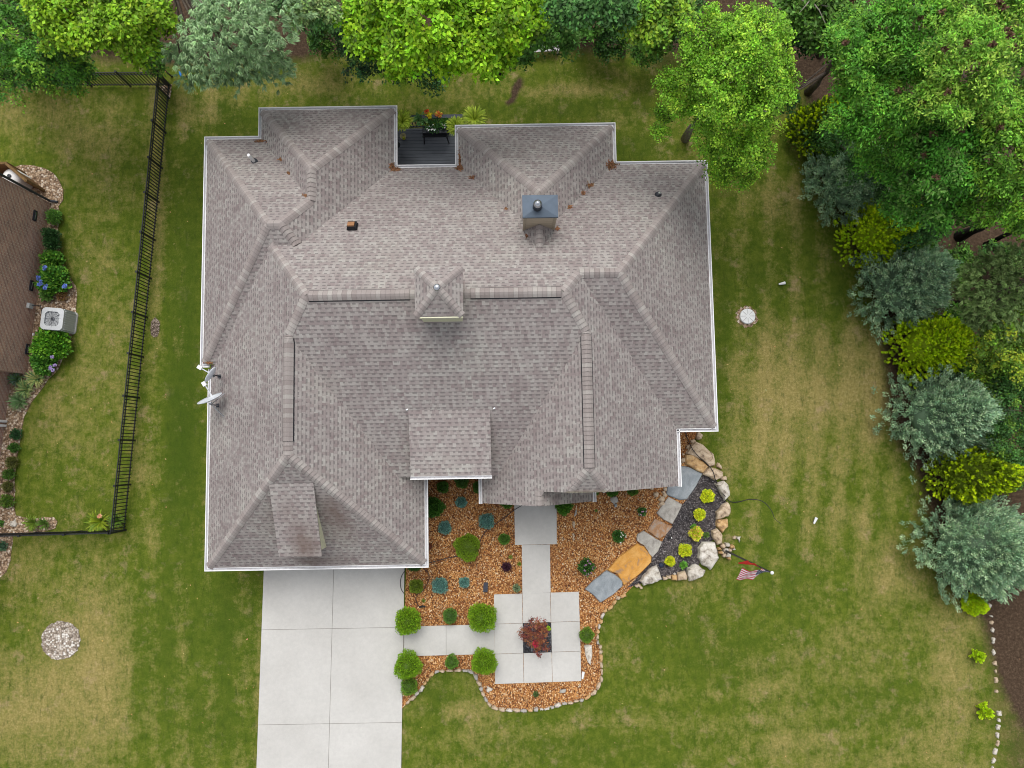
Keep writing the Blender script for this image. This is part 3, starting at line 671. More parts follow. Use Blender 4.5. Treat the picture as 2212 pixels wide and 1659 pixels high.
# ridge caps
ST_ = .145
def cap(a, c, wd=.155, name='ridge_cap', raise_=.0, zf=roofz, phase=0):
    a, c = Vector(a), Vector(c); L = (c-a).length; n = max(2, int(L/ST_)); t = (c-a)/L; nn = Vector((-t.y, t.x))
    nn = Vector((-(c-a).y, (c-a).x)).normalized(); b = MB()
    def zz(p, fallback): q = zf(p.x, p.y); return q if q > fallback-.6 else fallback-.12
    for i in range(n):
        p0, p1 = a.lerp(c, i/n), a.lerp(c, (i+1)/n)
        def ring(p, h):
            pc = Vector((p.x, p.y)); zc = zz(pc, p.z)
            l_, r_ = pc+nn*wd, pc-nn*wd; lm, rm = pc+nn*wd*.45, pc-nn*wd*.45
            zl, zrr = zz(l_, zc), zz(r_, zc)
            k = raise_
            return [(*l_, zl+h*.6+k), (*lm, (zc*.55+zl*.45)+h+k+.012), (*pc, zc+h+k+.004), (*rm, (zc*.55+zrr*.45)+h+k+.012), (*r_, zrr+h*.6+k)]
        A, B = ring(p0, .036), ring(p1, .014)
        for j in range(4): b.quad(A[j], A[j+1], B[j+1], B[j], uv=[(i+phase, j), (i+phase, j+1), (i+phase+.99, j+1), (i+phase+.99, j)])
        for j in range(4): b.quad((A[j][0], A[j][1], A[j][2]-.03), (A[j+1][0], A[j+1][1], A[j+1][2]-.03), A[j+1], A[j], uv=[(i+phase, 0)]*4)
        if raise_:
            for j in (0, 4):
                b.cur = 1; q0, q1 = A[j], B[j]; b.quad((q0[0], q0[1], q0[2]-raise_-.02), (q1[0], q1[1], q1[2]-raise_-.02), q1, q0)
                sg = 1 if j == 0 else -1; o_ = nn*.022*sg
                b.quad((q0[0], q0[1], q0[2]-raise_+.012), (q1[0], q1[1], q1[2]-raise_+.012), (q1[0]+o_.x, q1[1]+o_.y, q1[2]-raise_-.008), (q0[0]+o_.x, q0[1]+o_.y, q0[2]-raise_-.008)); b.cur = 0
    return hp(b, name, [CAP, BLACK], roof)
def on(x, y): return (x, y, roofz(x, y))
hA = (XA2-XA1)/2; yA_ap = YA-hA*sE/sN; zA = e0+sE*hA; yA_s = YN1-hA*sE/sN; xA = XA1+hA
cap(on(XA1+.05,YA-.06), (xA,yA_ap,zA)); cap(on(XA2-.05,YA-.06), (xA,yA_ap,zA), phase=40); cap((xA,yA_s,zA), (xA,yA_ap,zA), phase=80)
hW = (YN1-YW2)/2; zW = e0+sN*hW; yW = YN1-hW; xW0, xW1 = XW1+hW*sN/sE, XA2-hW*sN/sE
cap(on(XW1+.05,YN1-.06), (xW0,yW,zW), phase=5); cap(on(XW1+.05,YW2+.06), (xW0,yW,zW), phase=90); cap((xA,yA_s,zA), (xW1,yW,zW), phase=33); cap((xW0,yW,zW), (xW1,yW,zW), phase=7)
xm0, xm1 = XG1+(zr-eG)/sE, XR2-(zr-e0)/sR
# little hip running down to the valley from the west peak
def march(x, y, dx, dy, want):
    """walk down a hip of one solid until another solid covers it"""
    for i in range(400):
        nx_, ny_ = x+dx*.02, y+dy*.02
        s = SOL[want]; zz = min(p[0]*nx_+p[1]*ny_+p[2] for p in s[1])
        if roofz(nx_, ny_) > zz+.015: break
        x, y = nx_, ny_
    return (x, y, roofz(x, y))
kx = sN/sE/math.hypot(1, sN/sE); ky = 1/math.hypot(1, sN/sE)
cap(march(xW1, yW, kx, -ky, 1), (xW1,yW,zW), phase=300)
kk = math.hypot(1/sE, 1/sN); cap(march(xm0, Yr, -(1/sE)/kk, (1/sN)/kk, 0), (xm0,Yr,zr), phase=100)
hG = (XG2-XG1)/2; zG = eG+sE*hG; xG = XG1+hG; yGs = YG+hG*sE/sG; yGn = Yr-(zr-zG)/sM
cap((xG,yGn,zG), (xm0,Yr,zr), phase=150); cap(on(XG1+.05,YG+.05), (xG,yGs,zG), phase=160); cap(on(XG2-.05,YG+.05), (xG,yGs,zG), phase=210)
yRn = Yr-(zr-zR)/sM; cap((xr,yRn,zR), (xm1,Yr,zr), phase=240)
hE = (YD-YE2)/2; zE = e0+sN*hE; yE = YD-hE; xE1 = XE-hE*sN/sE; xE0 = XR2-(zE-e0)/sR
cap((xE0,yE,zE), (xm1,Yr,zr), phase=130); cap(on(XE-.05,YD-.05), (xE1,yE,zE), phase=20); cap(on(XE-.05,YE2+.05), (xE1,yE,zE), phase=70); cap((xE0,yE,zE), (xE1,yE,zE), phase=15)
hB = (XB2-XB1)/2; xB = XB1+hB; zB = e0+sB*hB; yB = YB-hB*sB/sN
cap(on(XB1+.05,YB-.05), (xB,yB,zB), phase=25); cap(on(XB2-.05,YB-.05), (xB,yB,zB), phase=55)
cap(on(xr-.62,Yf+.03), (xr,ya_,zR), .14, phase=9); cap(on(xr+.62,Yf+.03), (xr,ya_,zR), .14, phase=19)
cap((xp,Yp+.02,zP), (xp,Yf+.0,zP), .14, phase=29)
# ridge vents stand a little proud
cx_a = roofpt('K1', 1797, 1620).x; cx_b = roofpt('K2', 315, 1430).x
cap((xm0+.1,Yr,zr), (cx_a,Yr,zr), .165, 'ridge_vent', .045, phase=11); cap((cx_b,Yr,zr), (xm1-.1,Yr,zr), .165, 'ridge_vent', .045, phase=61)
cap((xG,yGn-.12,zG), (xG,yGs+.45,zG), .165, 'ridge_vent', .045, phase=3); cap((xG,yGs,zG), (xG,yGs+.45,zG), phase=3); cap((xG,yGn-.12,zG), (xG,yGn,zG), phase=3)
cap((xr,ya_+.02,zR), (xr,yRn-.15,zR), .165, 'ridge_vent', .045, phase=21); cap((xr,yRn-.15,zR), (xr,yRn,zR), phase=12)
cap((cx_a,Yr,zr), (cx_a+.5,Yr,zr), phase=2); cap((cx_b-.4,Yr,zr), (cx_b,Yr,zr), phase=8)

# shed dormer over the courtyard
def shed(name, tl, tr, bl, br, cheeks=True, mat=SIDE, gut=True):
    """tl/tr on the main slope, bl/br free edge"""
    b = MB(); pl_s = (tl[2]-bl[2])/(tl[1]-bl[1]); pl = (0, pl_s, bl[2]-pl_s*bl[1])
    NN = 12; grid = [[Vector(tl).lerp(Vector(tr), i/NN).lerp(Vector(bl).lerp(Vector(br), i/NN), j/NN) for i in range(NN+1)] for j in range(NN+1)]
    for j in range(NN):
        for i in range(NN):
            q = [grid[j+1][i], grid[j+1][i+1], grid[j][i+1], grid[j][i]]; b.quad(*[tuple(p) for p in q], uv=[roof_uv(p, pl, 1.7) for p in q])
    for a, c in ((tl, bl), (bl, br), (br, tr)): b.quad((*a[:2], a[2]-.05), (*c[:2], c[2]-.05), c, a)
    o = hp(b, name, SHINGLE, roof)
    k = MB()
    for s, (a, c) in ((.1, (tl, bl)), (-.1, (tr, br))):
        a, c = Vector(a), Vector(c); n = 8; c = a.lerp(c, .93)
        for i in range(n):
            p, q = a.lerp(c, i/n), a.lerp(c, (i+1)/n)
            z0, z1 = min(roofz(p.x+s, p.y), p.z-.03), min(roofz(q.x+s, q.y), q.z-.03)
            k.quad((p.x+s, p.y, z0-.1), (q.x+s, q.y, z1-.1), (q.x+s, q.y, q.z-.02), (p.x+s, p.y, p.z-.02))
    p, q = Vector(bl).lerp(Vector(tl), .07), Vector(br).lerp(Vector(tr), .07)
    k.quad((p.x+.1, p.y, min(roofz(p.x+.1, p.y), 99) if roofz(p.x+.1, p.y) > 0 else .0), (q.x-.1, q.y, roofz(q.x-.1, q.y) if roofz(q.x-.1, q.y) > 0 else .0), (q.x-.1, q.y, q.z-.03), (p.x+.1, p.y, p.z-.03))
    hp(k, 'dormer_wall', mat, roof)
    return o, pl
zt = roofpt('K4', 0, 905).z; tl = g('K3', 1785, 975, zt); trr = g('K4', 355, 905, zt); zb_ = 4.35
bl = g('K5', 1607, 358, zb_); br = g('K5', 2186, 352, zb_); ym = (bl[1]+br[1])/2; yt = (tl[1]+trr[1])/2
xl, xr_ = (tl[0]+bl[0])/2, (trr[0]+br[0])/2
sd, _ = shed('dormer_roof', (xl,yt,roofz(xl,yt)+.012), (xr_,yt,roofz(xr_,yt)+.012), (xl,ym,zb_), (xr_,ym,zb_)); sub_stain(sd, [])
gb = MB(); sweep(gb, [(xr_+.02,ym),(xl-.02,ym)], zb_, [(.003,-.0),(.01,-.0),(.012,-.12)]); gb.cur = 1; sweep(gb, [(xr_+.02,ym),(xl-.02,ym)], zb_, [(.012,-.07),(.078,-.07)]); gb.cur = 0
sweep(gb, [(xr_+.02,ym),(xl-.02,ym)], zb_, [(.078,-.07),(.082,.0),(.108,.0),(.110,-.02),(.1,-.12),(.012,-.122)]); hp(gb, 'gutter', [WHITE, GUTIN], roof)
# garage dormer
p1 = roofpt('K5', 605, 420); p2 = roofpt('K5', 920, 395); ytg = (p1.y+p2.y)/2; zbg = 4.42
q1 = Vector(g('K5', 640, 940, zbg)); q2 = Vector(g('K5', 950, 940, zbg))
xl, xr_ = (p1.x+q1.x)/2, (p2.x+q2.x)/2
gd, _ = shed('dormer_roof', (xl,ytg,roofz((xl+xr_)/2,ytg)+.03), (xr_,ytg,roofz((xl+xr_)/2,ytg)+.03), (xl,q1.y,zbg), (xr_,q1.y,zbg))
sub_stain(gd, [(xl+.9,q1.y+.5,.45,.7,1.0),(xl+1.1,q1.y+.3,.5,.4,.5),(xl+.5,q1.y+1.6,.3,.5,.5)])
# cupola
cs_ = [Vector(at(*p, 7.95)) for p in ((896,577),(1000,577),(1000,686),(896,682))]
cc = sum(cs_, Vector())/4; hw = ((cs_[1].x-cs_[0].x)+(cs_[2].x-cs_[3].x))/4; hd = ((cs_[0].y-cs_[3].y)+(cs_[1].y-cs_[2].y))/4; zq = 7.95; pk = 8.62
cup = MB()
for a, c in (((-1,-1),(1,-1)), ((1,-1),(1,1)), ((1,1),(-1,1)), ((-1,1),(-1,-1))):
    A = (cc.x+a[0]*hw, cc.y+a[1]*hd, zq); B = (cc.x+c[0]*hw, cc.y+c[1]*hd, zq); P_ = (cc.x, cc.y, pk)
    nx_, ny_ = (a[0]+c[0])/2, (a[1]+c[1])/2; sl_ = (pk-zq)/(hw if nx_ else hd); pl = (-nx_*sl_, -ny_*sl_, 0)
    cup.quad(A, B, P_, uv=[roof_uv(A, pl), roof_uv(B, pl), roof_uv(P_, pl)])
    cup.quad((A[0],A[1],zq-.07), (B[0],B[1],zq-.07), B, A)
cupola = under(house, empty('cupola', (cc.x, cc.y, zr), None, None))
o = hp(cup, 'cupola_roof', SHINGLE, cupola); o.matrix_parent_inverse = Matrix.Translation(-Vector((cc.x, cc.y, zr))); cupo = o
cupola.matrix_parent_inverse = Matrix.Identity(4); cupola.location = Vector((cc.x, cc.y, zr))-house.location
def cu(b, name, mat):
    o = b.build(name, mat); o.parent = cupola; o.matrix_parent_inverse = Matrix.Translation(-Vector((cc.x, cc.y, zr))); return o
bw = MB().box((cc.x, cc.y-.02, 7.25), (hw*2-.2, hd*2-.2, 1.5)); cu(bw, 'cupola_wall', SIDE)
ft = MB().box((cc.x+.06, cc.y-hd+.0, zq-.085), (hw*2-.14, .07, .15)); cu(ft, 'trim', FASCIA)
lv = MB()
for i in range(5): lv.box((cc.x, cc.y-hd+.06, 7.35+i*.09), (hw*2-.5, .03, .05), rx=R(25))
cu(lv, 'louvre', M('lilac grey vent', (.32,.33,.42), .5))
def zcup(x, y): return pk-(pk-zq)*max(abs(x-cc.x)/hw, abs(y-cc.y)/hd)
_roof = roof
for i, (a, c) in enumerate(((-1,-1),(1,-1),(1,1),(-1,1))):
    oc = cap((cc.x+a*hw*.97, cc.y+c*hd*.97, zcup(cc.x+a*hw*.97, cc.y+c*hd*.97)), (cc.x, cc.y, pk), .12, zf=zcup, phase=400+i*20)
    oc.parent = cupola; oc.matrix_parent_inverse = Matrix.Translation(-Vector((cc.x, cc.y, zr)))
fl = MB().lathe((cc.x, cc.y, pk-.02), [(.11,-.02),(.08,.01),(.03,.03),(.0,.035)], 14); fl.smooth = True; cu(fl, 'finial', STEEL)

# chimney
zch = 6.85
t0 = at(1128,421,zch); t1 = at(1206,468,zch); chx, chw = (t0[0]+t1[0])/2, t1[0]-t0[0]; ych0 = t1[1]; ych1 = at(1166,420,zch)[1]; chy, chd = (ych0+ych1)/2, ych1-ych0
ch = under(house, empty('chimney', (0,0,0), None, None)); ch.matrix_parent_inverse = Matrix.Identity(4); CHL = Vector((chx, chy, 4.5)); ch.location = CHL-house.location
def chp(b, name, mat):
    o = b.build(name, mat); o.parent = ch; o.matrix_parent_inverse = Matrix.Translation(-CHL); return o
chp(MB().box((chx, chy, 5.5), (chw-.1, chd-.08, 2.6)), 'chase', SIDE_T)
tr_ = MB()
for sx in (-1, 1):
    for sy in (-1, 1): tr_.box((chx+sx*(chw/2-.085), chy+sy*(chd/2-.075), 5.38), (.1, .1, 2.6))
chp(tr_, 'corner_trim', M('taupe trim', (.36,.31,.23), .6))
cm = MB(); cz = zch-.05
for a, c in (((-1,-1),(1,-1)), ((1,-1),(1,1)), ((1,1),(-1,1)), ((-1,1),(-1,-1))):
    A = (chx+a[0]*chw/2, chy+a[1]*chd/2, cz); B = (chx+c[0]*chw/2, chy+c[1]*chd/2, cz)
    cm.quad(A, B, (chx, chy, cz+.06)); cm.quad((A[0],A[1],cz-.09), (B[0],B[1],cz-.09), B, A)
chp(cm, 'chimney_cap', CAPMET)
fx, fy, _z = at(1161.5, 441, zch+.25)
fl = MB().lathe((fx, fy, cz-.01), [(.16,0),(.15,.06),(.15,.22),(.12,.24)], 20); fl.smooth = False; chp(fl, 'flue', DARK)
fl = MB().lathe((fx, fy, cz+.26), [(.10,0),(.135,.02),(.14,.08),(.10,.15),(.05,.19),(0,.2)], 20); fl.smooth = True; chp(fl, 'flue_cap', STEEL)
# cricket saddle behind the chimney (uphill side)
ck = MB(); ys_ = chy-chd/2+.04; zt_ = roofz(chx, ys_)+.62; hwk = chw/2-.02
yend = ys_
for i in range(200):
    if roofz(chx, yend) > zt_-.1: break
    yend -= .02
zs_ = lambda x, y: roofz(x, y)
apx = (chx, ys_, zt_-.02); tail = (chx, yend, roofz(chx, yend)+.01)
for sx in (-1, 1):
    A = (chx+sx*hwk, ys_, zs_(chx+sx*hwk, ys_)+.01); nrm = Vector((Vector(A)-Vector(apx))).cross(Vector(tail)-Vector(apx)); nrm = nrm if nrm.z > 0 else -nrm
    pl = (-nrm.x/nrm.z, -nrm.y/nrm.z, 0); q = [apx, A, tail]; ck.quad(*q, uv=[roof_uv(p, pl) for p in q])
hp(ck, 'cricket_roof', SHINGLE, roof)
def zck(x, y): return apx[2]+(tail[2]-apx[2])*(ys_-y)/(ys_-yend)-abs(x-chx)*.9
cap((chx, yend-.05, tail[2]), (chx, ys_-.02, apx[2]), .12, zf=zck, phase=700)

# roof vents
p = roofpt('K1', 540, 535)
vb = MB().lathe(p+Vector((0,0,-.03)), [(.13,0),(.13,.04),(.06,.09)], 16); vp = hp(vb, 'vent_flashing', DARK)
vv = MB().tube([p+Vector((0,0,0)), p+Vector((0,0,.62))], .055, 12); hp(vv, 'vent_pipe', PLASTICW)
p = roofpt('K2', 1667, 716)
vb = MB().lathe(p+Vector((0,0,-.03)), [(.13,0),(.13,.04),(.07,.12)], 16); hp(vb, 'vent_flashing', DARK)
vv = MB().tube([p, p+Vector((0,0,.26))], .04, 12); hp(vv, 'vent_pipe', STEEL)
p = roofpt('K1', 1337, 1062); an = -math.atan(sN)
vb = MB().box(p+Vector((0,0,.05)), (.36,.36,.03), rx=an).box(p+Vector((0,0,.12)), (.30,.32,.14), rx=an); hp(vb, 'box_vent', BLACK)
vb = MB().box(p+Vector((-.02,.03,.215)), (.23,.20,.05), rx=an); hp(vb, 'box_vent', M('rust brown vent hood', (.34,.17,.08), .6))
for k, x, y in (('K3',1776,968),('K4',385,900)):
    p = roofpt(k, x, y); vb = MB().box(p+Vector((0,0,.02)), (.07,.04,.015), rz=.4); hp(vb, 'flashing', STEEL)

# walls
i_ = .42
WO = [(XW1+i_,YW2+i_),(XW1+i_,YN1-i_),(XA1+i_,YN1-i_),(XA1+i_,YA-i_),(XA2-i_,YA-i_),(XA2-i_,YD-i_),(XB1+i_,YD-i_),(XB1+i_,YB-i_),(XB2-i_,YB-i_),(XB2-i_,YD-i_),(XE-i_,YD-i_),(XE-i_,YE2+i_),(XR2-i_,YE2+i_),(XR2-i_,Yf+.3),(XP2-.2,Yf+.3),(XP2-.2,Yf+1.2),(XR1+i_,Yf+1.2),(XR1+i_,YC+.25),(XG2-i_,YC+.25),(XG2-i_,YG+i_),(XG1+i_,YG+i_),(XG1+i_,YW2+i_)]
wb = MB()
for a, c in zip(WO, WO[1:]+WO[:1]): wb.quad((*c, 0), (*a, 0), (*a, 2.72 if max(a[1], c[1]) > -4 else 2.6), (*c, 2.72 if max(a[1], c[1]) > -4 else 2.6))
wall = hp(wb, 'wall', BRICK)
gw = MB(); gw.quad((XR1+.2,Yf+.29,2.6), (XR2-.2,Yf+.29,2.6), (xr+xj,Yf+.29,zc_-.1), (xr-xj,Yf+.29,zc_-.1)); gw.quad((XR1+.2,Yp+.3,2.7), (XP2-.2,Yp+.3,2.7), (xp,Yp+.3,zP-.1)); hp(gw, 'gable_wall', SIDE)
ew = MB(); xa_, xb_ = XG2-.9, XR1+.5; ew.quad((xa_,YC+.03,2.3), (xb_,YC+.03,2.3), (xb_,YC+.03,roofz(-2.2,YC+.03)-.03), (xa_,YC+.03,roofz(-2.2,YC+.03)-.03)); hp(ew, 'eave_wall', SIDE)
for x in (XR1+.3, XP2-.3): hp(MB().box((x, Yp+.35, 1.35), (.3, .3, 2.7)), 'porch_column', WHITE)
def window(c, wdt, hgt, axis, outw):
    c = Vector(c); f = MB(); dx = Vector((1,0,0)) if axis == 'x' else Vector((0,1,0)); o_ = Vector(outw)
    f.bar(c-dx*wdt/2+Vector((0,0,hgt/2)), c+dx*wdt/2+Vector((0,0,hgt/2)), .07, .09); f.bar(c-dx*wdt/2-Vector((0,0,hgt/2)), c+dx*wdt/2-Vector((0,0,hgt/2)), .1, .09)
    for s in (-1, 0, 1): f.bar(c+dx*s*wdt/2-Vector((0,0,hgt/2-.04)), c+dx*s*wdt/2+Vector((0,0,hgt/2-.04)), .06 if s else .035)
    fo = hp(f, 'window', WHITE); p = MB(); p.quad(*[tuple(c+o_*.01+dx*a*wdt/2+Vector((0,0,b*hgt/2))) for a, b in ((-1,-1),(1,-1),(1,1),(-1,1))]); hp(p, 'pane', GLASS, fo)
    for ch_ in fo.children: ch_.matrix_parent_inverse = Matrix.Identity(4)
window((XW1+i_-.01, 9, 1.5), 1.2, 1.4, 'y', (-1,0,0)); window((XW1+i_-.01, 5.6, 1.5), 1.2, 1.4, 'y', (-1,0,0)); window((-6.7, YA-i_+.01, 1.5), 1.8, 1.4, 'x', (0,1,0))
window((1.1, YB-i_+.01, 1.5), 1.8, 1.4, 'x', (0,1,0)); window((XE-i_+.01, 7.5, 1.5), 1.2, 1.4, 'y', (1,0,0)); window((XE-i_+.01, 3.5, 1.5), 1.2, 1.4, 'y', (1,0,0)); window((4.3, Yf+.29, 1.5), 1.8, 1.5, 'x', (0,-1,0))
gdb = MB().box((-7.05, YG+i_-.01, 1.1), (4.9, .04, 2.2)); hp(gdb, 'garage_door', WHITE)
hp(MB().box((.9, Yf+1.18, 1.05), (1.0, .05, 2.1)), 'front_door', M('stained door', (.12,.05,.025), .5))
hp(MB().box((xp, Yp+1.0, .05), (XP2-XR1-.4, 1.9, .12)), 'porch_floor', CONC)

# deck between the rear wings
zdk = .9
yrail = at(930, 252, 1.95)[1]
db = MB().box(((XA2+XB1)/2, (YD-i_+yrail)/2, zdk-.03), (XB1-XA2+2*i_-.06, yrail-YD+i_, .06)); hp(db, 'deck', DECK)
rl = MB(); x0, x1 = XA2-.35, XB1+.95
rl.box(((x0+x1)/2, yrail, 1.95), (x1-x0, .14, .04))
rl.box(((x0+x1)/2, yrail, 1.05), (x1-x0, .04, .05)); n_ = int((x1-x0)/.13)
for i in range(n_): rl.box((x0+.06+i*.13, yrail, 1.5), (.03, .03, .86))
for x in (x0+.05, (XA2+XB1)/2, x1-.05): rl.box((x, yrail-.0, 1.0), (.1, .1, 2.0))
hp(rl, 'deck_railing', M('dark rail', (.055,.065,.085), .5))
db = MB().box((x1-.9, (yrail+YB)/2, zdk-.03), (1.7, yrail-YB+.3, .06))
# ================================================================ objects
def nl(n, col, var=.2, hue=.08):
    """per-leaf colours with natural variation"""
    c = np.array(col)[None]*(1+var*rng.normal(size=(n, 1))); c = c*(1+hue*rng.normal(size=(n, 3))); return np.clip(c, .003, 1)
SPACE = 'space'
# ---- trunks
def trunk_mesh(base, h, r, tips, mat, lean=(0, 0)):
    b = MB(); b.smooth = True; x, y = base; n = 7; bend = [(random.uniform(-.08, .08), random.uniform(-.08, .08)) for _ in range(n+1)]
    path = [Vector((x+bend[i][0]*(i > 0)+lean[0]*i/n, y+bend[i][1]*(i > 0)+lean[1]*i/n, h*i/n)) for i in range(n+1)]
    b.tube(path, [r*(1.25 if i == 0 else 1-.75*i/n) for i in range(n+1)], 9)
    for t in tips:
        k = random.randint(2, n-1); p = path[k]; t = Vector(t); mid = p.lerp(t, .5)+Vector((0,0,-.2)); b.tube([p, mid, t], [r*.42, r*.24, r*.08], 5)
    return b
# ---- broadleaf crown made of leaf clumps
def tree(name, label, cat, base, blobs, ncl, lpc, ll, col, crad=.5, group=None, th=None, tr=.14, bark=None, droop=.5, var=.3, clvar=.34, alt=None, altf=0., up=.7, lw=.62, hue=.08, extra=None):
    base = tuple(base[:2]); bl = np.array(blobs, float); wts = (bl[:, 3]*bl[:, 4]); wts /= wts.sum()
    ci = rng.choice(len(bl), ncl, p=wts); B = bl[ci]
    dr = unit(ncl*3); dr = dr[(dr[:, 2] > -.55)][:ncl]; dr = dr if len(dr) == ncl else np.resize(dr, (ncl, 3))
    rr = rng.uniform(.35, 1.04, (ncl, 1))**.6
    lob = 1+.16*np.sin(5*np.arctan2(dr[:, 1], dr[:, 0])+ci*1.7)[:, None]*(1-abs(dr[:, 2:3]))
    cen = B[:, :3]+dr*rr*B[:, 3:6]*lob
    cen[:, 2] += .35*np.sin(cen[:, 0]*2.3+1)*np.sin(cen[:, 1]*2.1)
    out = dr*np.array([1, 1, .6]); P, D, N, CO = [], [], [], []
    ncl = int(ncl); n = ncl*lpc; cid = np.repeat(np.arange(ncl), lpc); cr = crad*rng.uniform(.5, 1.05, ncl)
    col = tuple(v*1.6 for v in col); alt = tuple(v*1.6 for v in alt) if alt is not None else None
    q = unit(n)*rng.uniform(.25, 1, (n, 1)); q[:, 2] = q[:, 2]*.45
    hor = np.hypot(q[:, 0], q[:, 1]); q[:, 2] -= droop*hor**2
    P = cen[cid]+q*cr[cid][:, None]
    D = q*np.array([1, 1, .5])*.8+out[cid]*.15+unit(n)*.8; D[:, 2] -= .15
    N = np.array([0, 0, up+.25])+out[cid]*.15+unit(n)*.42
    cb = 1+clvar*rng.normal(size=(ncl, 1)); c = nl(n, col, var, hue)*np.clip(cb, .5, 1.6)[cid]
    if alt is not None:
        pick = rng.random(ncl) < altf; a = nl(n, alt, var, hue); mk = pick[cid]; c[mk] = a[mk]
    root = empty(name, (base[0], base[1], 0), label, cat, group)
    th = th or float(bl[:, 2].max())
    tips = [cen[i] for i in rng.choice(ncl, 9)]
    t = trunk_mesh(base, th, tr, tips, BARK).build('trunk', bark or BARK); under(root, t)
    o = leaf_mesh('crown', P, D, N, ll*rng.uniform(.65, 1.25, n), ll*lw*rng.uniform(.7, 1.2, n), c, LEAF); under(root, o)
    if extra:
        m_, cc_, sz = extra; 
        up_ = np.where(cen[:, 2] > np.median(cen[:, 2]))[0]
        for ci_ in rng.choice(up_, m_):
            k = 60; q = unit(k)*rng.uniform(.02, 1, (k, 1))*np.array([.13, .11, .10]); P2 = cen[ci_]+np.array([0, 0, .42])+q+out[ci_]*.15
            o = leaf_mesh('seed_cluster', P2, q+unit(k)*.1, unit(k)+np.array([0,0,.5]), sz*1.3, sz*.8, nl(k, cc_, .3), LEAF); under(root, o)
    return root
def bpx(px, py, r, z, ry=None, rz=None):
    """blob given by survey pixel centre and pixel radius at height z"""
    x, y, _ = at(px, py, z); k = (H_CAM-z)/F_PX; return (x, y, z, r*k, (ry or r)*k, (rz if rz else r*k*.75))

# ---- woodland trees
LG = (.145,.255,.012); MG = (.060,.160,.014); DG = (.028,.080,.020); YG_ = (.225,.30,.022)
G1 = 'trees along the rear woodland edge'
tree('broadleaf_tree', 'dark green drooping tree over the rear fence, in the upper left corner of the photo', 'tree', at(95,150), [bpx(60,70,125,6), bpx(110,130,70,4.2), bpx(20,140,70,4), bpx(165,150,40,3.2), bpx(130,60,90,5.5)], 330, 60, .12, (.055,.155,.018), .42, G1, droop=.9, alt=(.12,.24,.02), altf=.3)
tree('broadleaf_tree', 'yellow green broad leaved tree left of the pale pine', 'tree', at(235,100), [bpx(160,25,95,7), bpx(255,40,85,7), bpx(300,90,40,6), bpx(330,30,50,6), bpx(302,125,14,5.2)], 330, 62, .15, (.125,.23,.012), .48, G1, alt=(.17,.29,.012), altf=.25)
tree('broadleaf_tree', 'small mid green tree between the pale pine and the bright maple', 'tree', at(700,50), [bpx(680,10,60,6), bpx(640,-10,60,6)], 130, 55, .13, (.055,.13,.035), .45, G1)
tree('broadleaf_tree', 'pale green leafy tree top at the upper edge beside the pale pine', 'tree', at(640,40), [bpx(655,25,30,7.5), bpx(705,12,22,7.5)], 45, 50, .13, (.16,.24,.08), .35, G1)
tree('maple_tree', 'largest bright yellow green maple reaching over the back lawn', 'tree', at(960,60), [bpx(930,30,125,8), bpx(1030,60,90,8), bpx(850,90,55,7), bpx(800,40,70,7), bpx(1070,100,50,7), bpx(1110,30,70,8), bpx(960,110,50,7), bpx(855,140,20,6), bpx(1060,140,20,6)], 560, 62,   .17, (.135,.27,.010), .5, G1, clvar=.3, alt=(.20,.35,.012), altf=.35, th=8.2, tr=.2)
tree('broadleaf_tree', 'dark ivy green tree low under the bright maple', 'tree', at(880,110), [bpx(880,120,60,3.5), bpx(925,140,45,3), bpx(840,110,50,4), bpx(770,110,50,4.5), bpx(780,60,60,5)], 260, 55, .11, (.032,.082,.028), .4, G1, droop=.9, alt=(.055,.12,.03), altf=.3)
tree('broadleaf_tree', 'mid green tree hanging over the pale slatted bench', 'tree', at(1195,55), [bpx(1190,30,75,6), bpx(1160,80,40,5), bpx(1215,95,38,4.5), bpx(1120,110,30,4.5), bpx(1240,10,60,6)], 260, 58, .13, (.065,.155,.025), .42, G1)
tree('broadleaf_tree', 'tall tree whose bare grey trunk shows behind the bench', 'tree', at(1262,78), [bpx(1275,-15,60,10), bpx(1330,5,48,9), bpx(1225,-5,40,9)], 210, 55, .14, (.05,.125,.03), .45, G1, bark=PALEBARK, tr=.17)
tree('broadleaf_tree', 'green tree with a thin pale trunk on the lawn edge, left of the birch', 'tree', at(1346,118), [bpx(1400,25,65,8.5), bpx(1350,-5,50,8.5), bpx(1420,70,35,7.5), bpx(1440,10,60,8.5)], 230, 58, .15, (.10,.205,.02), .45, G1, bark=PALEBARK, tr=.09, alt=(.17,.27,.02), altf=.3)
tree('birch_tree', 'airy bright green birch overhanging the right rear roof corner', 'tree', at(1480,300), [bpx(1590,150,110,9,120), bpx(1585,260,98,7.5,90), bpx(1572,325,46,6), bpx(1640,80,80,9.5), bpx(1545,90,80,9), bpx(1680,180,55,8.5), bpx(1480,200,50,7.5), bpx(1600,368,36,5.5), bpx(1556,372,24,5.3), bpx(1700,130,30,9), bpx(1450,170,25,7.5), bpx(1625,320,45,6.5), bpx(1430,285,16,6), bpx(1437,240,14,6)], 1150, 56, .08, (.115,.245,.016), .36, None, droop=.6, th=8.5, tr=.15, alt=(.23,.39,.03), altf=.3, bark=PALEBARK, lw=.7, clvar=.26)
G2 = 'trees of the wood on the right'
SEED = (.13,.075,.042)
tree('broadleaf_tree', 'mid green tree between the birch and the big seeding tree, at the top edge', 'tree', at(1770,120), [bpx(1800,20,70,8), bpx(1740,0,60,7.5), bpx(1810,80,40,7)], 210, 58, .15, (.075,.165,.025), .45, G2)
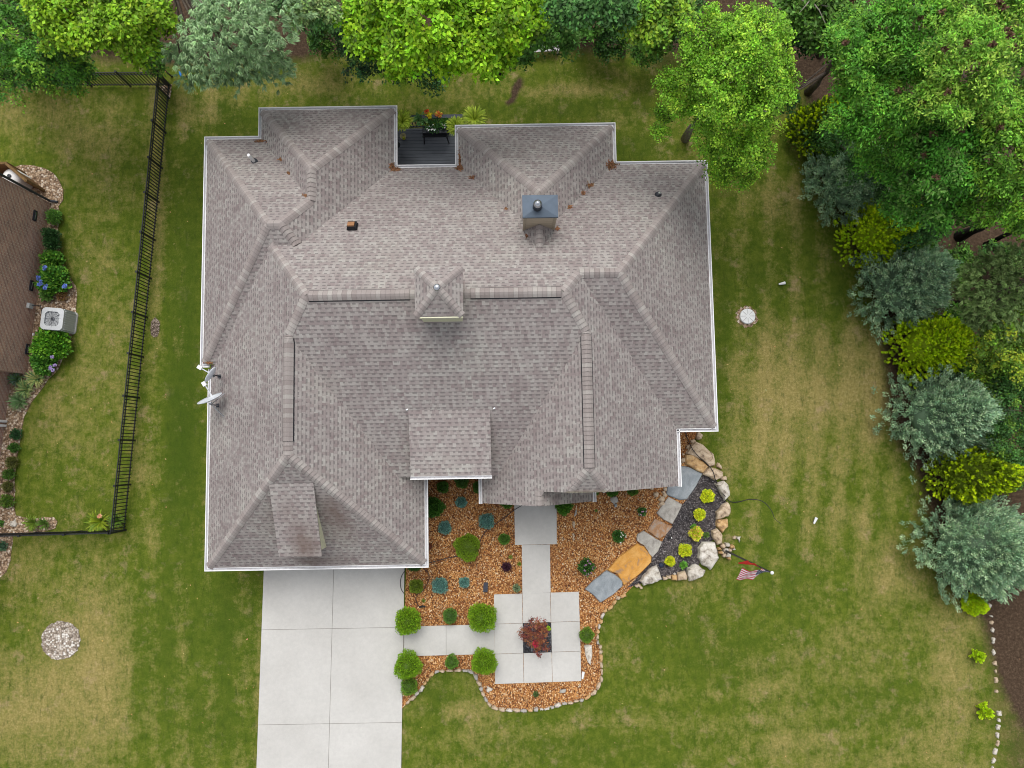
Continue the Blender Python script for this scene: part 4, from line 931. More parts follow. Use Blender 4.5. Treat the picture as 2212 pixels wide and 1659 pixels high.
tree('tree_of_heaven', 'big feathery green tree with rusty seed clusters beside the gap behind the birch', 'tree', at(1800,240), [bpx(1890,100,100,9), bpx(1970,50,100,9.5), bpx(1870,220,80,8), bpx(1960,200,90,8.5), bpx(1980,290,65,7.5), bpx(1860,160,60,8), bpx(1840,70,50,8.5), bpx(1850,280,40,7), bpx(1890,330,40,6)], 700, 74, .12, (.070,.205,.020), .46, G2, alt=(.12,.26,.025), altf=.3, extra=(8, SEED, .07), lw=.4)
tree('tree_of_heaven', 'pale yellow green tree top with many seed clusters, uppermost right of the wood', 'tree', at(1930,260), [bpx(2100,130,90,10.5), bpx(2060,200,70,10), bpx(2190,60,90,10), bpx(2100,30,90,10), bpx(2150,220,70,9)], 470, 72, .12, (.105,.235,.022), .46, G2, alt=(.20,.33,.04), altf=.35, extra=(13, SEED, .07), lw=.4)
tree('broadleaf_tree', 'large deep green tree with leaflets behind the topmost blue green juniper', 'tree', at(1900,380), [bpx(2060,340,85,8), bpx(2010,420,80,6.5), bpx(1960,370,55,6), bpx(2040,260,60,8), bpx(2070,430,50,6), bpx(1940,450,35,5)], 470, 58, .14, (.055,.175,.018), .48, G2, alt=(.10,.21,.04), altf=.25, extra=(5, SEED, .07), lw=.42)
tree('broadleaf_tree', 'yellow green tree with rusty seed heads at the right edge above the leaning trunks', 'tree', at(2000,400), [bpx(2170,330,80,8.5), bpx(2200,430,60,7.5), bpx(2130,420,60,7), bpx(2220,240,70,9), bpx(2190,480,35,6)], 340, 56, .14, (.09,.215,.02), .46, G2, alt=(.15,.29,.025), altf=.3, extra=(8, SEED, .07), lw=.42)
tree('broadleaf_tree', 'thick dark tree trunk leaning past the right edge below the seeding trees', 'tree', at(2072,511), [bpx(2330,430,90,11)], 120, 40, .15, MG, .5, G2, th=10.5, tr=.2, bark=M('dark wet bark', (.028,.026,.026), .8))
tree('broadleaf_tree', 'thinner dark trunked tree right of the thick leaning trunk', 'tree', at(2130,530), [bpx(2390,440,80,11)], 90, 40, .15, MG, .5, G2, th=10.5, tr=.13, bark=M('dark bark', (.03,.026,.024), .8))
tree('broadleaf_tree', 'light green understory tree at the right edge beside the lower gold arborvitae', 'tree', at(2090,740), [bpx(2160,740,60,4), bpx(2200,700,50,4.5), bpx(2130,790,35,3), bpx(2210,790,50,4)], 240, 55, .10, (.10,.185,.02), .38, G2, alt=(.22,.28,.02), altf=.3)
tree('broadleaf_tree', 'dark green understory tree right of the third blue green juniper', 'tree', at(2150,900), [bpx(2200,880,60,3.5), bpx(2190,960,50,3), bpx(2160,830,35,2.8)], 220, 55, .10, (.04,.105,.022), .38, G2, alt=(.09,.17,.02), altf=.2)
tree('broadleaf_tree', 'deep shade green bushy tree under the birch tips beside the gap', 'tree', at(1745,200), [bpx(1700,215,22,4), bpx(1735,80,40,6)], 60, 50, .11, DG, .35, G2)
tree('broadleaf_tree', 'low dark green bush tree filling between the top juniper and the deep green tree', 'tree', at(1935,470), [bpx(1970,490,40,3), bpx(1930,400,45,3.5), bpx(2020,490,35,3), bpx(1820,270,40,3.5), bpx(1870,350,40,3.5)], 200, 55, .11, (.038,.105,.022), .38, G2)

GU = 'low dark understory saplings on the woodland floor'
UN = [('dark sapling filling the gap left of the pale pine', 'P', 335, 125, 34, 2.5), ('dark sapling on the litter right of the pale pine', 'P', 705, 75, 42, 2.5), ('dark sapling behind the right end of the slatted bench', 'P', 1285, 40, 44, 2.5), ('dark sapling between the two pale trunks', 'P', 1320, 85, 34, 2.),
      ('dark sapling right of the thin pale trunk', 'P', 1395, 105, 36, 2.2), ('dark sapling under the top of the birch', 'P', 1470, 40, 50, 3), ('dark sapling in the gap right of the birch', 'P', 1722, 60, 36, 3), ('dark sapling behind the arborvitae under the birch', 'P', 1800, 300, 50, 2.2),
      ('dark sapling right of the second juniper', 'P', 2075, 575, 40, 1.8), ('dark sapling at the feet of the leaning trunks', 'P', 2160, 560, 36, 1.5), ('dark sapling between the second juniper and the soft pine', 'P', 2070, 700, 40, 1.8), ('dark sapling right of the third arborvitae', 'P', 2110, 810, 46, 2.2),
      ('dark sapling right of the widest juniper', 'P', 2185, 1010, 50, 2.2), ('dark sapling at the right edge above the widest juniper', 'P', 2195, 800, 50, 2.5), ('dark sapling right of the topmost juniper', 'P', 1985, 520, 45, 2.), ('dark sapling at the upper left corner', 'P', 15, 60, 60, 4)]
for i, (lb, k, x, y, r, h) in enumerate(UN):
    b_ = at(x, y, h*.6); tree('sapling', lb, 'sapling', b_, [bpx(x, y, r, h*.7, rz=h*.35)], int(26+r*1.3), 42, .11, (.030,.085,.014) if i % 2 else (.05,.125,.016), .34, GU, th=h*.9, tr=.04, alt=(.08,.17,.02), altf=.2)
# ---- needle conifers built of upswept sprays
def conifer(name, label, cat, base, apexh, rad, nsp, bpc, bl_, bw_, col, group=None, prof=.75, alt=None, altf=0, spray=.3, flat=.35, z0=.15, lobes=7, tipc=1.3, low=.0):
    x0, y0 = base[0], base[1]; root = empty(name, (x0, y0, 0), label, cat, group)
    t = rng.random(nsp)**.95; t = np.clip(t, 0, .985); th = rng.random(nsp)*2*math.pi
    ph = rng.random(4)*6
    lob = 1+.13*np.sin(lobes*th+ph[0]+t*9)+.10*np.sin(3*th+ph[1]-t*5)+.08*rng.normal(size=nsp)
    r = rad*np.clip((1-t)**prof, 0, 1)*lob*np.where(t < .12, .82+1.5*t, 1); r *= rng.uniform(.68, 1.04, nsp)
    cen = np.stack([x0+r*np.cos(th), y0+r*np.sin(th), z0+apexh*t*.95], 1)
    out = np.stack([np.cos(th), np.sin(th), .75+1.3*t], 1); out /= np.linalg.norm(out, axis=1, keepdims=True)
    n = nsp*bpc; cid = np.repeat(np.arange(nsp), bpc)
    s = rng.random((n, 1)); P = cen[cid]+out[cid]*(s-.5)*spray*1.7+unit(n)*spray*flat*(1.15-s*.5)*rng.uniform(.3, 1, (n, 1))
    D = out[cid]*1.0+unit(n)*.55; D[:, 2] += .15
    N = np.array([0, 0, .6])+unit(n)*.8
    cb = 1+.18*rng.normal(size=(nsp, 1)); c = nl(n, col, .16, .05)*np.clip(cb, .6, 1.5)[cid]*(1+(tipc-1)*s)*1.7
    if alt is not None:
        pick = (rng.random(nsp) < altf)[cid]; a = nl(n, alt, .16, .05)*(1+(tipc-1)*s)*1.7; c[pick] = a[pick]
    k = 10; ex = ico((x0, y0, z0+apexh*.28), (rad*.6, rad*.6, apexh*.28), tuple(q*.95 for q in col))
    o = leaf_mesh('foliage', P, D, N, bl_*rng.uniform(.6, 1.3, n), bw_*rng.uniform(.7, 1.2, n), c, NEEDLE, extra=ex); under(root, o)
    tk = MB().tube([(x0, y0, 0), (x0, y0, apexh*.5)], [.09, .05], 8).build('trunk', BARK); under(root, tk)
    return root
BLU = (.155,.240,.148); BLU2 = (.275,.365,.23)
GB = 'blue green junipers of the screen'; GA = 'gold arborvitae of the screen'
def two(pb, pa, r):  # base px, apex px -> base xy, height
    b0 = at(*pb); best = min(np.arange(1, 7, .05), key=lambda z: (topx(b0[0], b0[1], z)[0]-pa[0])**2+(topx(b0[0], b0[1], z)[1]-pa[1])**2); return b0, float(best)
def jun(label, cx, cy, r, h, **k):
    b = at(cx, cy, h*.16); conifer('juniper', label, 'juniper', b, h, mpx(r, z=1.2)*1.04, 1150, 42, .12, .045, BLU, GB, prof=.62, alt=BLU2, altf=.38, spray=.24, flat=.62, **k)
jun('blue green feathery juniper nearest the birch, topmost of its kind', 1822, 400, 92, 3.6)
jun('blue green feathery juniper between the two upper gold arborvitae', 1938, 622, 106, 3.8)
jun('widest blue green feathery juniper above the lowest gold arborvitae', 2025, 895, 124, 3.8)
jun('blue green feathery juniper lowest in the row, at the right edge of the photo', 2088, 1178, 122, 4.0, lobes=6)
conifer('juniper', 'blue green juniper half cut by the right edge behind the lowest one', 'juniper', at(2185,1195,1.5), 3.6, mpx(85), 500, 44, .12, .045, BLU, GB, prof=.62, alt=BLU2, altf=.3, spray=.26, flat=.42)
GOLD = (.26,.37,.009)
def arb(label, cx, cy, r, h, col=GOLD, **k):
    b = at(cx, cy, h*.15); conifer('arborvitae', label, 'arborvitae', b, h, mpx(r, z=1.0)*1.14, 1700, 32, .085, .055, col, GA, prof=.55, alt=(.36,.47,.010), altf=.35, spray=.09, flat=.6, lobes=4, tipc=1.25, **k)
arb('dark olive gold arborvitae tucked under the birch beside the lawn', 1756, 285, 56, 3.0, (.075,.125,.012))
arb('gold arborvitae below the topmost blue green juniper', 1880, 515, 70, 4.2)
arb('gold arborvitae above the widest blue green juniper', 1985, 753, 70, 3.9)
arb('lowest gold arborvitae, long and narrow between two big junipers', 2065, 1022, 62, 4.4, (.12,.175,.010))
arb('small gold tip peeking out under the lowest blue green juniper', 2095, 1302, 18, 1.0)
G3 = 'small gold cypress seedlings in the brown lawn edge'
conifer('dwarf_cypress', 'small yellow green seedling shrub, upper one of two by the stone row', 'shrub', at(2102,1411), .55, mpx(14), 40, 40, .09, .04, GOLD, G3, spray=.1, flat=.6)
conifer('dwarf_cypress', 'small yellow green seedling shrub, lower one of two by the stone row', 'shrub', at(2117,1530), .6, mpx(17), 45, 40, .09, .04, GOLD, G3, spray=.1, flat=.6)
# ---- pines: bundles of pale needle tufts on branches
def pine(label, base, blobs, ncl, col, tuft=.26):
    root = empty('pine_tree', (base[0], base[1], 0), label, 'pine tree'); bl = np.array(blobs, float); wts = bl[:, 3]*bl[:, 4]; wts /= wts.sum()
    ci = rng.choice(len(bl), ncl, p=wts); B = bl[ci]; dr = unit(ncl*4); dr = dr[dr[:, 2] > -.5][:ncl]
    cen = B[:, :3]+dr*(rng.uniform(.4, 1.02, (ncl, 1))**.6)*B[:, 3:6]
    ax = np.array([base[0], base[1], 4.]); k = 5; cid = np.repeat(np.arange(ncl), k); nt_ = len(cid)
    od = cen-ax; od[:, 2] *= .3; od /= np.linalg.norm(od, axis=1, keepdims=True)
    side = np.cross(od, [0, 0, 1.]); a = rng.normal(size=(nt_, 1))*.6
    tc_ = cen[cid]+od[cid]*rng.uniform(-.25, .3, (nt_, 1))+side[cid]*rng.normal(size=(nt_, 1))*.17; td = od[cid]+side[cid]*a+np.array([0,0,.45])*rng.random((nt_, 1)); td /= np.linalg.norm(td, axis=1, keepdims=True)
    m_ = 16; ids = np.repeat(np.arange(nt_), m_); n = len(ids)
    D = td[ids]+unit(n)*.42; D /= np.linalg.norm(D, axis=1, keepdims=True); P = tc_[ids]+D*tuft*.5
    cb = np.clip(1+.22*rng.normal(size=(ncl, 1)), .5, 1.6)[cid][ids]
    o = leaf_mesh('crown', P, D, unit(n)+np.array([0,0,.4]), tuft*rng.uniform(.7, 1.2, n), .034, nl(n, col, .12, .04)*cb, NEEDLE); under(root, o)
    t = trunk_mesh(base[:2], 8, .16, [cen[i] for i in rng.choice(ncl, 22)], BARK).build('trunk', BARK); under(root, t)
    return root
pine('silvery pale green pine with long needle tufts hanging over the back lawn', at(490,105), [bpx(500,50,95,7), bpx(560,110,60,5.5), bpx(430,130,55,4.5), bpx(530,140,45,4.5), bpx(600,150,28,4.3), bpx(380,110,26,4), bpx(470,90,90,5.5), bpx(590,20,70,8), bpx(520,170,14,3.8)], 420, (.36,.53,.27), .26)
pine('soft green pine at the right edge below the leaning dark trunks', at(2060,660), [bpx(2150,620,70,5.5), bpx(2110,650,50,4.5), bpx(2200,590,60,6), bpx(2190,680,50,4.5)], 340, (.26,.38,.13), .2)

# ---- garden shrubs
def ball(name, label, cat, px, py, rp, h, col, n=900, ll=.05, group=None, k='P', stem=True, squash=1., alt=None, altf=0, mat=None, rad=None, core=.8, tuft=.12, lw=.5):
    X = fr(k, px, py); r = rad or mpx(rp, k, h*.55); x, y, _ = at(*X, h*.5); rzv = h*.52
    root = empty(name, (x, y, 0), label, cat, group)
    dr = unit(int(n*2.2)); dr = dr[dr[:, 2] > -.55][:n]; n = len(dr)
    lob = 1+.075*np.sin(4.3*dr[:, 0]+x*7+2*dr[:, 2])+.075*np.sin(5.1*dr[:, 1]+y*5)+.05*np.sin(11*dr[:, 0]+9*dr[:, 1]+x)
    P = np.array([x, y, h*.5])+dr*np.array([r, r, rzv])*(lob*rng.uniform(1-tuft*1.6, 1+tuft*.3, n))[:, None]
    D = dr*.9+unit(n)*.6; D[:, 2] += .25; N = dr*.5+unit(n)*.7
    c = nl(n, col, .2, .06)
    if alt is not None: q = rng.random(n) < altf; c[q] = nl(int(q.sum()), alt, .2, .06)
    c = c*1.5
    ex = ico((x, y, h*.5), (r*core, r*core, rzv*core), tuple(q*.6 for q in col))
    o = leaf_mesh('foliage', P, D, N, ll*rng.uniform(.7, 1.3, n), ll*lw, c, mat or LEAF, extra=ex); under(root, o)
    if stem: under(root, MB().tube([(x, y, -.01), (x, y, h*.4)], [.035, .025], 7).build('stem', BARK))
    return root
GC = 'clipped lime green globe shrubs at the side walk'
LIME = (.125,.235,.012)
for lb, x, y, r in (('lime green globe arborvitae at the driveway end of the side walk, upper side', 205, 535, 112), ('largest lime green globe arborvitae at the upper left patio corner', 893, 500, 122),
                    ('lime green globe arborvitae at the driveway end of the side walk, lower side', 205, 945, 116), ('narrow lime green globe arborvitae at the lower left patio corner', 910, 912, 106)):
    ball('globe_arborvitae', lb, 'shrub', x, y, r, 1.35, LIME, 4200, .07, GC, 'K8', alt=(.18,.30,.014), altf=.3, tuft=.2)
GD = 'small round boxwoods in the wood chip bed'
BOX = (.075,.155,.018)
for lb, k, x, y, r, col in (('olive green boxwood ball touching the driveway, below the lime globe', 'K8', 215, 1140, 78, (.10,.19,.02)), ('dull green boxwood ball above the side walk', 'K8', 595, 485, 68, (.08,.165,.03)),
        ('dull green boxwood ball below the side walk', 'K8', 612, 915, 62, (.09,.18,.025)), ('boxwood ball right of the patio', 'K8', 1862, 665, 68, (.10,.18,.022)), ('small boxwood ball left of the entry slab', 'K6', 1205, 845, 58, (.075,.16,.025)),
        ('olive boxwood ball near the driveway and the blue spruce mounds', 'K6', 255, 1355, 70, (.12,.175,.018)), ('dark boxwood ball in the shade under the courtyard dormer', 'K6', 545, 282, 62, (.05,.125,.018)),
        ('dark boxwood half hidden under the courtyard dormer eave', 'K6', 750, 222, 70, (.05,.12,.02)), ('dark boxwood against the left porch wall', 'K6', 930, 285, 62, (.05,.12,.018)),
        ('green boxwood under the right gable eave, left one', 'K7', 452, 757, 52, (.05,.13,.018)), ('green boxwood under the right gable eave, right one', 'K7', 640, 748, 50, (.07,.14,.02)), ('green boxwood beside the porch corner gutter', 'K7', 290, 760, 36, (.07,.14,.02))):
    ball('boxwood', lb, 'shrub', x, y, r, .6, col, 1900, .045, GD, k, alt=tuple(c*1.4 for c in col), altf=.3, tuft=.12)
ball('mugo_pine', 'large smooth yellow green mounded shrub in the middle of the courtyard bed', 'shrub', 810, 928, 138, .95, (.12,.20,.014), 6500, .05, None, 'K6', alt=(.16,.25,.016), altf=.35, tuft=.08, core=.9)
GS = 'blue green dwarf spruce mounds in the courtyard bed'
for lb, x, y, r in (('topmost blue green spruce mound in the courtyard bed', 742, 450, 56), ('blue green spruce mound nearest the garage wall', 565, 725, 68), ('blue green spruce mound beside the black cord', 1015, 652, 80),
                    ('largest blue green spruce mound near the driveway', 512, 1348, 82), ('smallest blue green spruce mound right of the largest one', 775, 1313, 52)):
    ball('dwarf_spruce', lb, 'shrub', x, y, r, .42, (.085,.20,.17), 2300, .05, GS, 'K6', mat=NEEDLE, alt=(.14,.27,.23), altf=.3, tuft=.3)
def hshrub(name, label, k, x, y, r, h, col, n=1500, ll=.09, alt=None, altf=0, cat='shrub', group=None, tuft=.35, lw=.55, mat=None):
    return ball(name, label, cat, x, y, r, h, col, n, ll, group, k, alt=alt, altf=altf, tuft=tuft, core=.62, lw=lw, mat=mat)
hshrub('yew', 'dark spiky green yew against the garage side wall', 'K6', 445, 500, 100, .9, (.035,.105,.016), 3200, .11, (.06,.16,.02), .35, lw=.3)
hshrub('yew', 'dark green yew peeking out below the garage front corner', 'K6', 235, 1128, 62, .7, (.035,.095,.018), 1500, .10, (.05,.13,.02), .3, lw=.3)
hshrub('yew', 'narrow strip of dark yew left of the porch above the black cord', 'K6', 1235, 450, 62, .7, (.05,.13,.018), 1500, .10, (.07,.17,.02), .3, lw=.3)
hshrub('yew', 'bushy bright green yew right of the entry slab', 'K6', 1850, 490, 84, .8, (.05,.14,.018), 2200, .11, (.08,.2,.02), .35, lw=.3)
hshrub('yew', 'thin green yew beside the rust ball at the garage wall', 'K6', 355, 1010, 22, .5, (.06,.12,.02), 400, .09, lw=.3)
hshrub('barberry', 'small dark purple barberry in the courtyard bed', 'K6', 1230, 1145, 44, .4, (.045,.016,.028), 900, .07, (.07,.03,.04), .3)
hshrub('lavender_plant', 'small grey green tuft beside the front walk', 'K6', 1340, 1375, 38, .35, (.14,.20,.10), 500, .09, (.22,.27,.17), .3, lw=.3)
hshrub('seedling', 'tiny lime seedling against the front walk', 'K6', 1370, 1115, 18, .15, (.16,.22,.03), 90, .06)
hshrub('seedling', 'tiny lime weed above the purple barberry', 'K6', 1275, 1040, 18, .15, (.2,.24,.05), 80, .06)
hshrub('seedling', 'tiny green weed near the driveway edge of the courtyard bed', 'K6', 335, 1510, 18, .15, (.14,.2,.03), 80, .06)
hshrub('seedling', 'tiny dark green tuft in the bed below the patio', 'K8', 1388, 1215, 26, .2, (.06,.10,.03), 160, .07)
hshrub('seedling', 'bright lime seedling under the red maple in the slate square', 'K8', 1503, 605, 20, .2, (.28,.40,.03), 160, .08)
GF = 'flowering shrubs in the wood chip bed'
def flowers(root, P, col, sz=.05, n=6, name='flower'):
    P = np.repeat(np.array(P), n, 0); m_ = len(P); q = unit(m_)*sz*.6; o = leaf_mesh(name, P+q, q+unit(m_)*.02, np.array([0,0,1.])+unit(m_)*.5, sz, sz*.7, nl(m_, col, .1, .04), LEAF); under(root, o)
def dome(k, x, y, r, h, n, lo=.2):
    X = fr(k, x, y); rr = mpx(r, k, h); cx_, cy_, _ = at(*X, h*.5); d_ = unit(n*4); d_ = d_[d_[:, 2] > lo][:n]; return np.array([cx_, cy_, h*.5])+d_*np.array([rr, rr, h*.55])
r_ = hshrub('rose_shrub', 'dark green flowering shrub with mauve blooms right of the front walk', 'K7', 215, 1455, 72, .6, (.035,.10,.02), 1500, .08, (.08,.17,.03), .3, group=GF); [flowers(r_, [p_], (.45,.22,.42)) for p_ in dome('K7', 215, 1455, 76, .62, 12)]
r_ = hshrub('rose_shrub', 'mid sized dark green shrub with white blooms near the grey flagstone', 'K7', 515, 1172, 56, .45, (.035,.11,.02), 1100, .07, (.08,.18,.03), .3, group=GF); [flowers(r_, [p_], (.8,.8,.75)) for p_ in dome('K7', 535, 1185, 45, .47, 7)]
r_ = hshrub('rose_shrub', 'small shrub with pale pink blooms below the right gable', 'K7', 730, 945, 38, .35, (.05,.12,.03), 600, .07, (.1,.2,.05), .3, group=GF); [flowers(r_, [p_], (.6,.35,.5)) for p_ in dome('K7', 730, 945, 40, .36, 6)]
hshrub('seedling', 'tiny green sprig in chips left of the pale pink shrub', 'K7', 305, 935, 12, .1, (.12,.2,.03), 60, .05)
GY = 'yellow spirea mounds in the dark mulch'
for lb, x, y, r, alt_ in (('topmost yellow spirea mound in the dark mulch bed', 1335, 803, 58, (.66,.68,.03)), ('second yellow spirea mound from the top of the dark bed', 1262, 970, 50, (.66,.60,.05)), ('yellow spirea mound with peach new leaves, middle of the dark bed', 1230, 1148, 60, (.75,.42,.16)),
                          ('fourth yellow spirea mound, above the white boulder', 1127, 1303, 55, (.62,.60,.04)), ('smallest yellow spirea mound at the lower end of the dark bed', 990, 1405, 42, (.66,.56,.04))):
    ball('spirea', lb, 'shrub', x, y, r, .38, (.42,.50,.018), 1300, .065, GY, 'K7', alt=alt_, altf=.35, tuft=.4, core=.7, lw=.7)
hshrub('seedling', 'green weed above the peach tinted spirea', 'K7', 1210, 1090, 26, .2, (.1,.25,.03), 200, .08)
hshrub('seedling', 'green weed between the two lowest spirea mounds and the boulders', 'K7', 1112, 1440, 32, .2, (.12,.3,.04), 220, .09)
hshrub('seedling', 'sparse green weed at the right side of the dark bed', 'K7', 1325, 1160, 30, .12, (.1,.2,.03), 90, .06)
def leaves_at(root, name, k, x, y, r, z, n, col, ll, lw=.7, alt=None, altf=0, flat=.5):
    X = at(*fr(k, x, y), z); rr = mpx(r, k, z); q = unit(n)*rng.uniform(.3, 1, (n, 1)); P = np.array(X)+q*np.array([rr, rr, rr*flat]); c = nl(n, col, .2)
    if alt: a = rng.random(n) < altf; c[a] = nl(int(a.sum()), alt, .15)
    D = q+unit(n)*.3; return under(root, leaf_mesh(name, P, D, np.array([0,0,.9])+unit(n)*.45, ll*rng.uniform(.7, 1.3, n), ll*lw, c, LEAF))
# red laceleaf maple
mb_ = g('K8', 1400, 690); kk_ = lambda x, y, r, z: (*g('K8', x, y, z)[:2], z, mpx(r, 'K8', z), mpx(r, 'K8', z), .22)
tree('japanese_maple', 'dark red laceleaf maple in the slate square of the patio', 'maple', mb_, [kk_(1370,610,75,1.2), kk_(1440,560,50,1.2), kk_(1300,670,55,1.1), kk_(1380,720,75,1.3), kk_(1450,760,65,1.1), kk_(1420,820,38,1.0), kk_(1270,690,28,1.), kk_(1450,640,50,1.2), kk_(1380,530,28,1.1), kk_(1500,810,20,1.0)],
     150, 26, .065, (.12,.032,.024), .15, th=1.1, tr=.035, alt=(.19,.075,.03), altf=.4, bark=PALEBARK, lw=.35, droop=.8)
r_ = bpy.data.objects['japanese_maple']; leaves_at(r_, 'red_spray', 'K8', 1385, 750, 34, 1.42, 170, (.42,.02,.05), .06, .4)

# ---- strap leaved plants
def tuftp(name, label, k, x, y, r, h, n, col, w_=.03, group=None, cat='plant', alt=None, altf=0, z=0., droop=1.):
    X = fr(k, x, y); cx_, cy_, _ = at(*X, z+h*.4); R0 = mpx(r, k, z+h*.6); b = MB(); cols = []
    root = empty(name, (cx_, cy_, z), label, cat, group)
    for i in range(n):
        th = random.uniform(0, 2*math.pi); L = R0*random.uniform(.55, 1.1); hh = h*random.uniform(.7, 1.15); c = np.array(alt if (alt and random.random() < altf) else col)*random.uniform(.7, 1.3)
        wv = w_*random.uniform(.7, 1.3); px_, py_ = -math.sin(th), math.cos(th); pr = []; bo = random.uniform(0, .12)*R0
        for j in range(6):
            t = j/5; d_ = bo+L*t; zz = z+hh*(1.9*t*(1-t*.62*droop))*(1 if droop else 1); ww = wv*(1-abs(2*t-.85)**2*.9)*.5+.002
            pr.append(((cx_+math.cos(th)*d_+px_*ww, cy_+math.sin(th)*d_+py_*ww, zz), (cx_+math.cos(th)*d_-px_*ww, cy_+math.sin(th)*d_-py_*ww, zz)))
        for j in range(5):
            b.quad(pr[j][0], pr[j][1], pr[j+1][1], pr[j+1][0]); cols += [c]*4
    o = b.build('leaves', LEAF); a = o.data.attributes.new('tint', 'FLOAT_COLOR', 'POINT')
    a.data.foreach_set('color', np.concatenate([np.array(cols), np.ones((len(cols), 1))], 1).astype(np.float32).ravel()); under(root, o); return root
FERN = (.30,.42,.03)
GP = 'potted ferns on the deck'
def potted(label, k, x, y, r, z):
    t = tuftp('potted_fern', label, k, x, y, r, .35, 220, FERN, .06, GP, alt=(.42,.52,.05), altf=.4, z=z+.25)
    p = t.location; pt = MB().lathe((p.x, p.y, z), [(.11,0),(.16,.25),(.175,.26),(.175,.29),(.14,.29),(.13,.24),(.02,.24)], 18).build('pot', DARK); under(t, pt); return t
potted('lime green potted fern on the deck against the left wing roof', 'K1', 1735, 205, 95, zdk+1.0)
potted('upper lime green potted fern at the right end of the deck rail', 'K2', 345, 165, 92, zdk+.9)
potted('lower lime green potted fern tucked against the right wing roof corner', 'K2', 215, 225, 75, zdk+1.0)
bx0 = g('K1', 2000, 262, zdk+.8)
tb = empty('console_table', (bx0[0], bx0[1], zdk), 'black metal console table carrying the flower box on the deck', 'table')
b = MB().box((bx0[0], bx0[1]-.12, zdk+.62), (1.0, .36, .04)); under(tb, b.build('table_top', BLACK))
for sx in (-1, 1):
    for sy in (-1, 1): under(tb, MB().bar((bx0[0]+sx*.5, bx0[1]-.12+sy*.19, zdk), (bx0[0]+sx*.44, bx0[1]-.12+sy*.14, zdk+.6), .04).build('leg', BLACK))
fbx = empty('flower_box', (bx0[0], bx0[1], zdk+.64), 'long planter box full of white, yellow and orange flowers on the deck', 'planter')
b = MB().box((bx0[0], bx0[1]-.08, zdk+.74), (.95, .26, .2)); under(fbx, b.build('box', DARK))
zf = zdk+1.0
leaves_at(fbx, 'broad_leaves', 'K1', 1885, 190, 62, zf+.05, 90, (.14,.30,.09), .16, .75)
leaves_at(fbx, 'foliage', 'K1', 1990, 230, 85, zf-.05, 500, (.045,.14,.03), .07)
leaves_at(fbx, 'foliage', 'K1', 2075, 215, 50, zf, 260, (.09,.25,.03), .08)
leaves_at(fbx, 'yellow_flowers', 'K1', 1955, 160, 30, zf+.1, 90, (.70,.62,.02), .09, .4); leaves_at(fbx, 'red_flowers', 'K1', 1935, 128, 22, zf+.14, 40, (.65,.08,.02), .07)
leaves_at(fbx, 'orange_flowers', 'K1', 2032, 152, 32, zf+.12, 110, (.66,.17,.05), .08, .6, (.75,.55,.06), .4)
leaves_at(fbx, 'white_flowers', 'K1', 1965, 262, 45, zf+.06, 16, (.85,.85,.85), .07, .9); leaves_at(fbx, 'white_flowers', 'K1', 2080, 238, 26, zf+.06, 12, (.85,.85,.85), .06, .9)
fp = empty('flower_pot', g('K1', 1750, 345, zdk), 'small pot with a yellow bloom on the deck beside the left wing', 'flower pot')
fp.location = g('K1', 1750, 345, zdk); b = MB().lathe(tuple(fp.location), [(.08,0),(.12,.2),(.13,.22),(.10,.22),(.02,.19)], 16); under(fp, b.build('pot', M('buff pot', (.4,.36,.2), .6))); leaves_at(fp, 'flower', 'K1', 1750, 343, 14, zdk+.25, 40, (.6,.55,.04), .05, .8, (.2,.3,.03), .4)
gr = empty('watering_stand', g('K1', 1697, 400, zdk), 'small black plant stand with a white spout by the deck wall', 'plant stand'); L_ = gr.location
b = MB(); b.lathe((L_.x, L_.y, zdk), [(.13,0),(.02,.02),(.02,.4),(.12,.42),(.12,.45)], 12); under(gr, b.build('stand', BLACK)); under(gr, MB().tube([(L_.x, L_.y, zdk+.45), (L_.x+.03, L_.y+.08, zdk+.55)], [.05, .015], 8).build('spout', PLASTICW))

# neighbour's border plants
ND = 'hydrangeas along the brick wall'
r_ = hshrub('hydrangea', 'hydrangea with blue mop heads left of the outdoor air conditioner', 'L1', 400, 1075, 105, .95, (.05,.15,.02), 2600, .13, (.13,.27,.03), .4, 'hydrangea', ND, lw=.7)
P_ = [(*g('L1', x, y, .95)[:2], .95+random.uniform(-.1, .1)) for x, y in ((335,975),(322,985),(285,1050),(275,1060),(310,1095),(300,1110),(340,1115),(345,1135),(485,1125),(490,1115),(308,1085))]; [flowers(r_, [p_], (.16,.24,.62), .085, 30, 'bloom') for p_ in P_]
hshrub('hydrangea', 'plain green hydrangea without blooms above the blue flowered one', 'L1', 395, 920, 72, .8, (.055,.155,.02), 1600, .12, (.12,.25,.03), .4, 'hydrangea', ND, lw=.7)
r_ = hshrub('hydrangea', 'broadest hydrangea below the air conditioner, few mauve blooms', 'L1', 385, 1560, 122, .95, (.06,.18,.016), 3600, .13, (.15,.32,.025), .45, 'hydrangea', ND, lw=.7)
hshrub('hydrangea', 'lower end hydrangea next to the striped iris', 'L2', 330, 150, 88, .8, (.05,.145,.02), 2200, .12, (.1,.24,.03), .4, 'hydrangea', ND, lw=.7)
P_ = [(*g('L2', x, y, .85)[:2], .85) for x, y in ((380,205),(395,215),(375,192),(410,178),(390,117))]; [flowers(bpy.data.objects['hydrangea.003'], [p_], (.42,.32,.6), .08, 24, 'bloom') for p_ in P_]
hshrub('bush', 'small round bush at the downspout corner of the brick wall', 'L1', 405, 600, 55, .5, (.07,.17,.03), 1200, .08, (.13,.26,.04), .3)
hshrub('bush', 'dark glossy upright bush against the brick wall', 'L1', 388, 735, 50, 1.0, (.022,.065,.018), 1200, .10, (.04,.10,.03), .3, lw=.35)
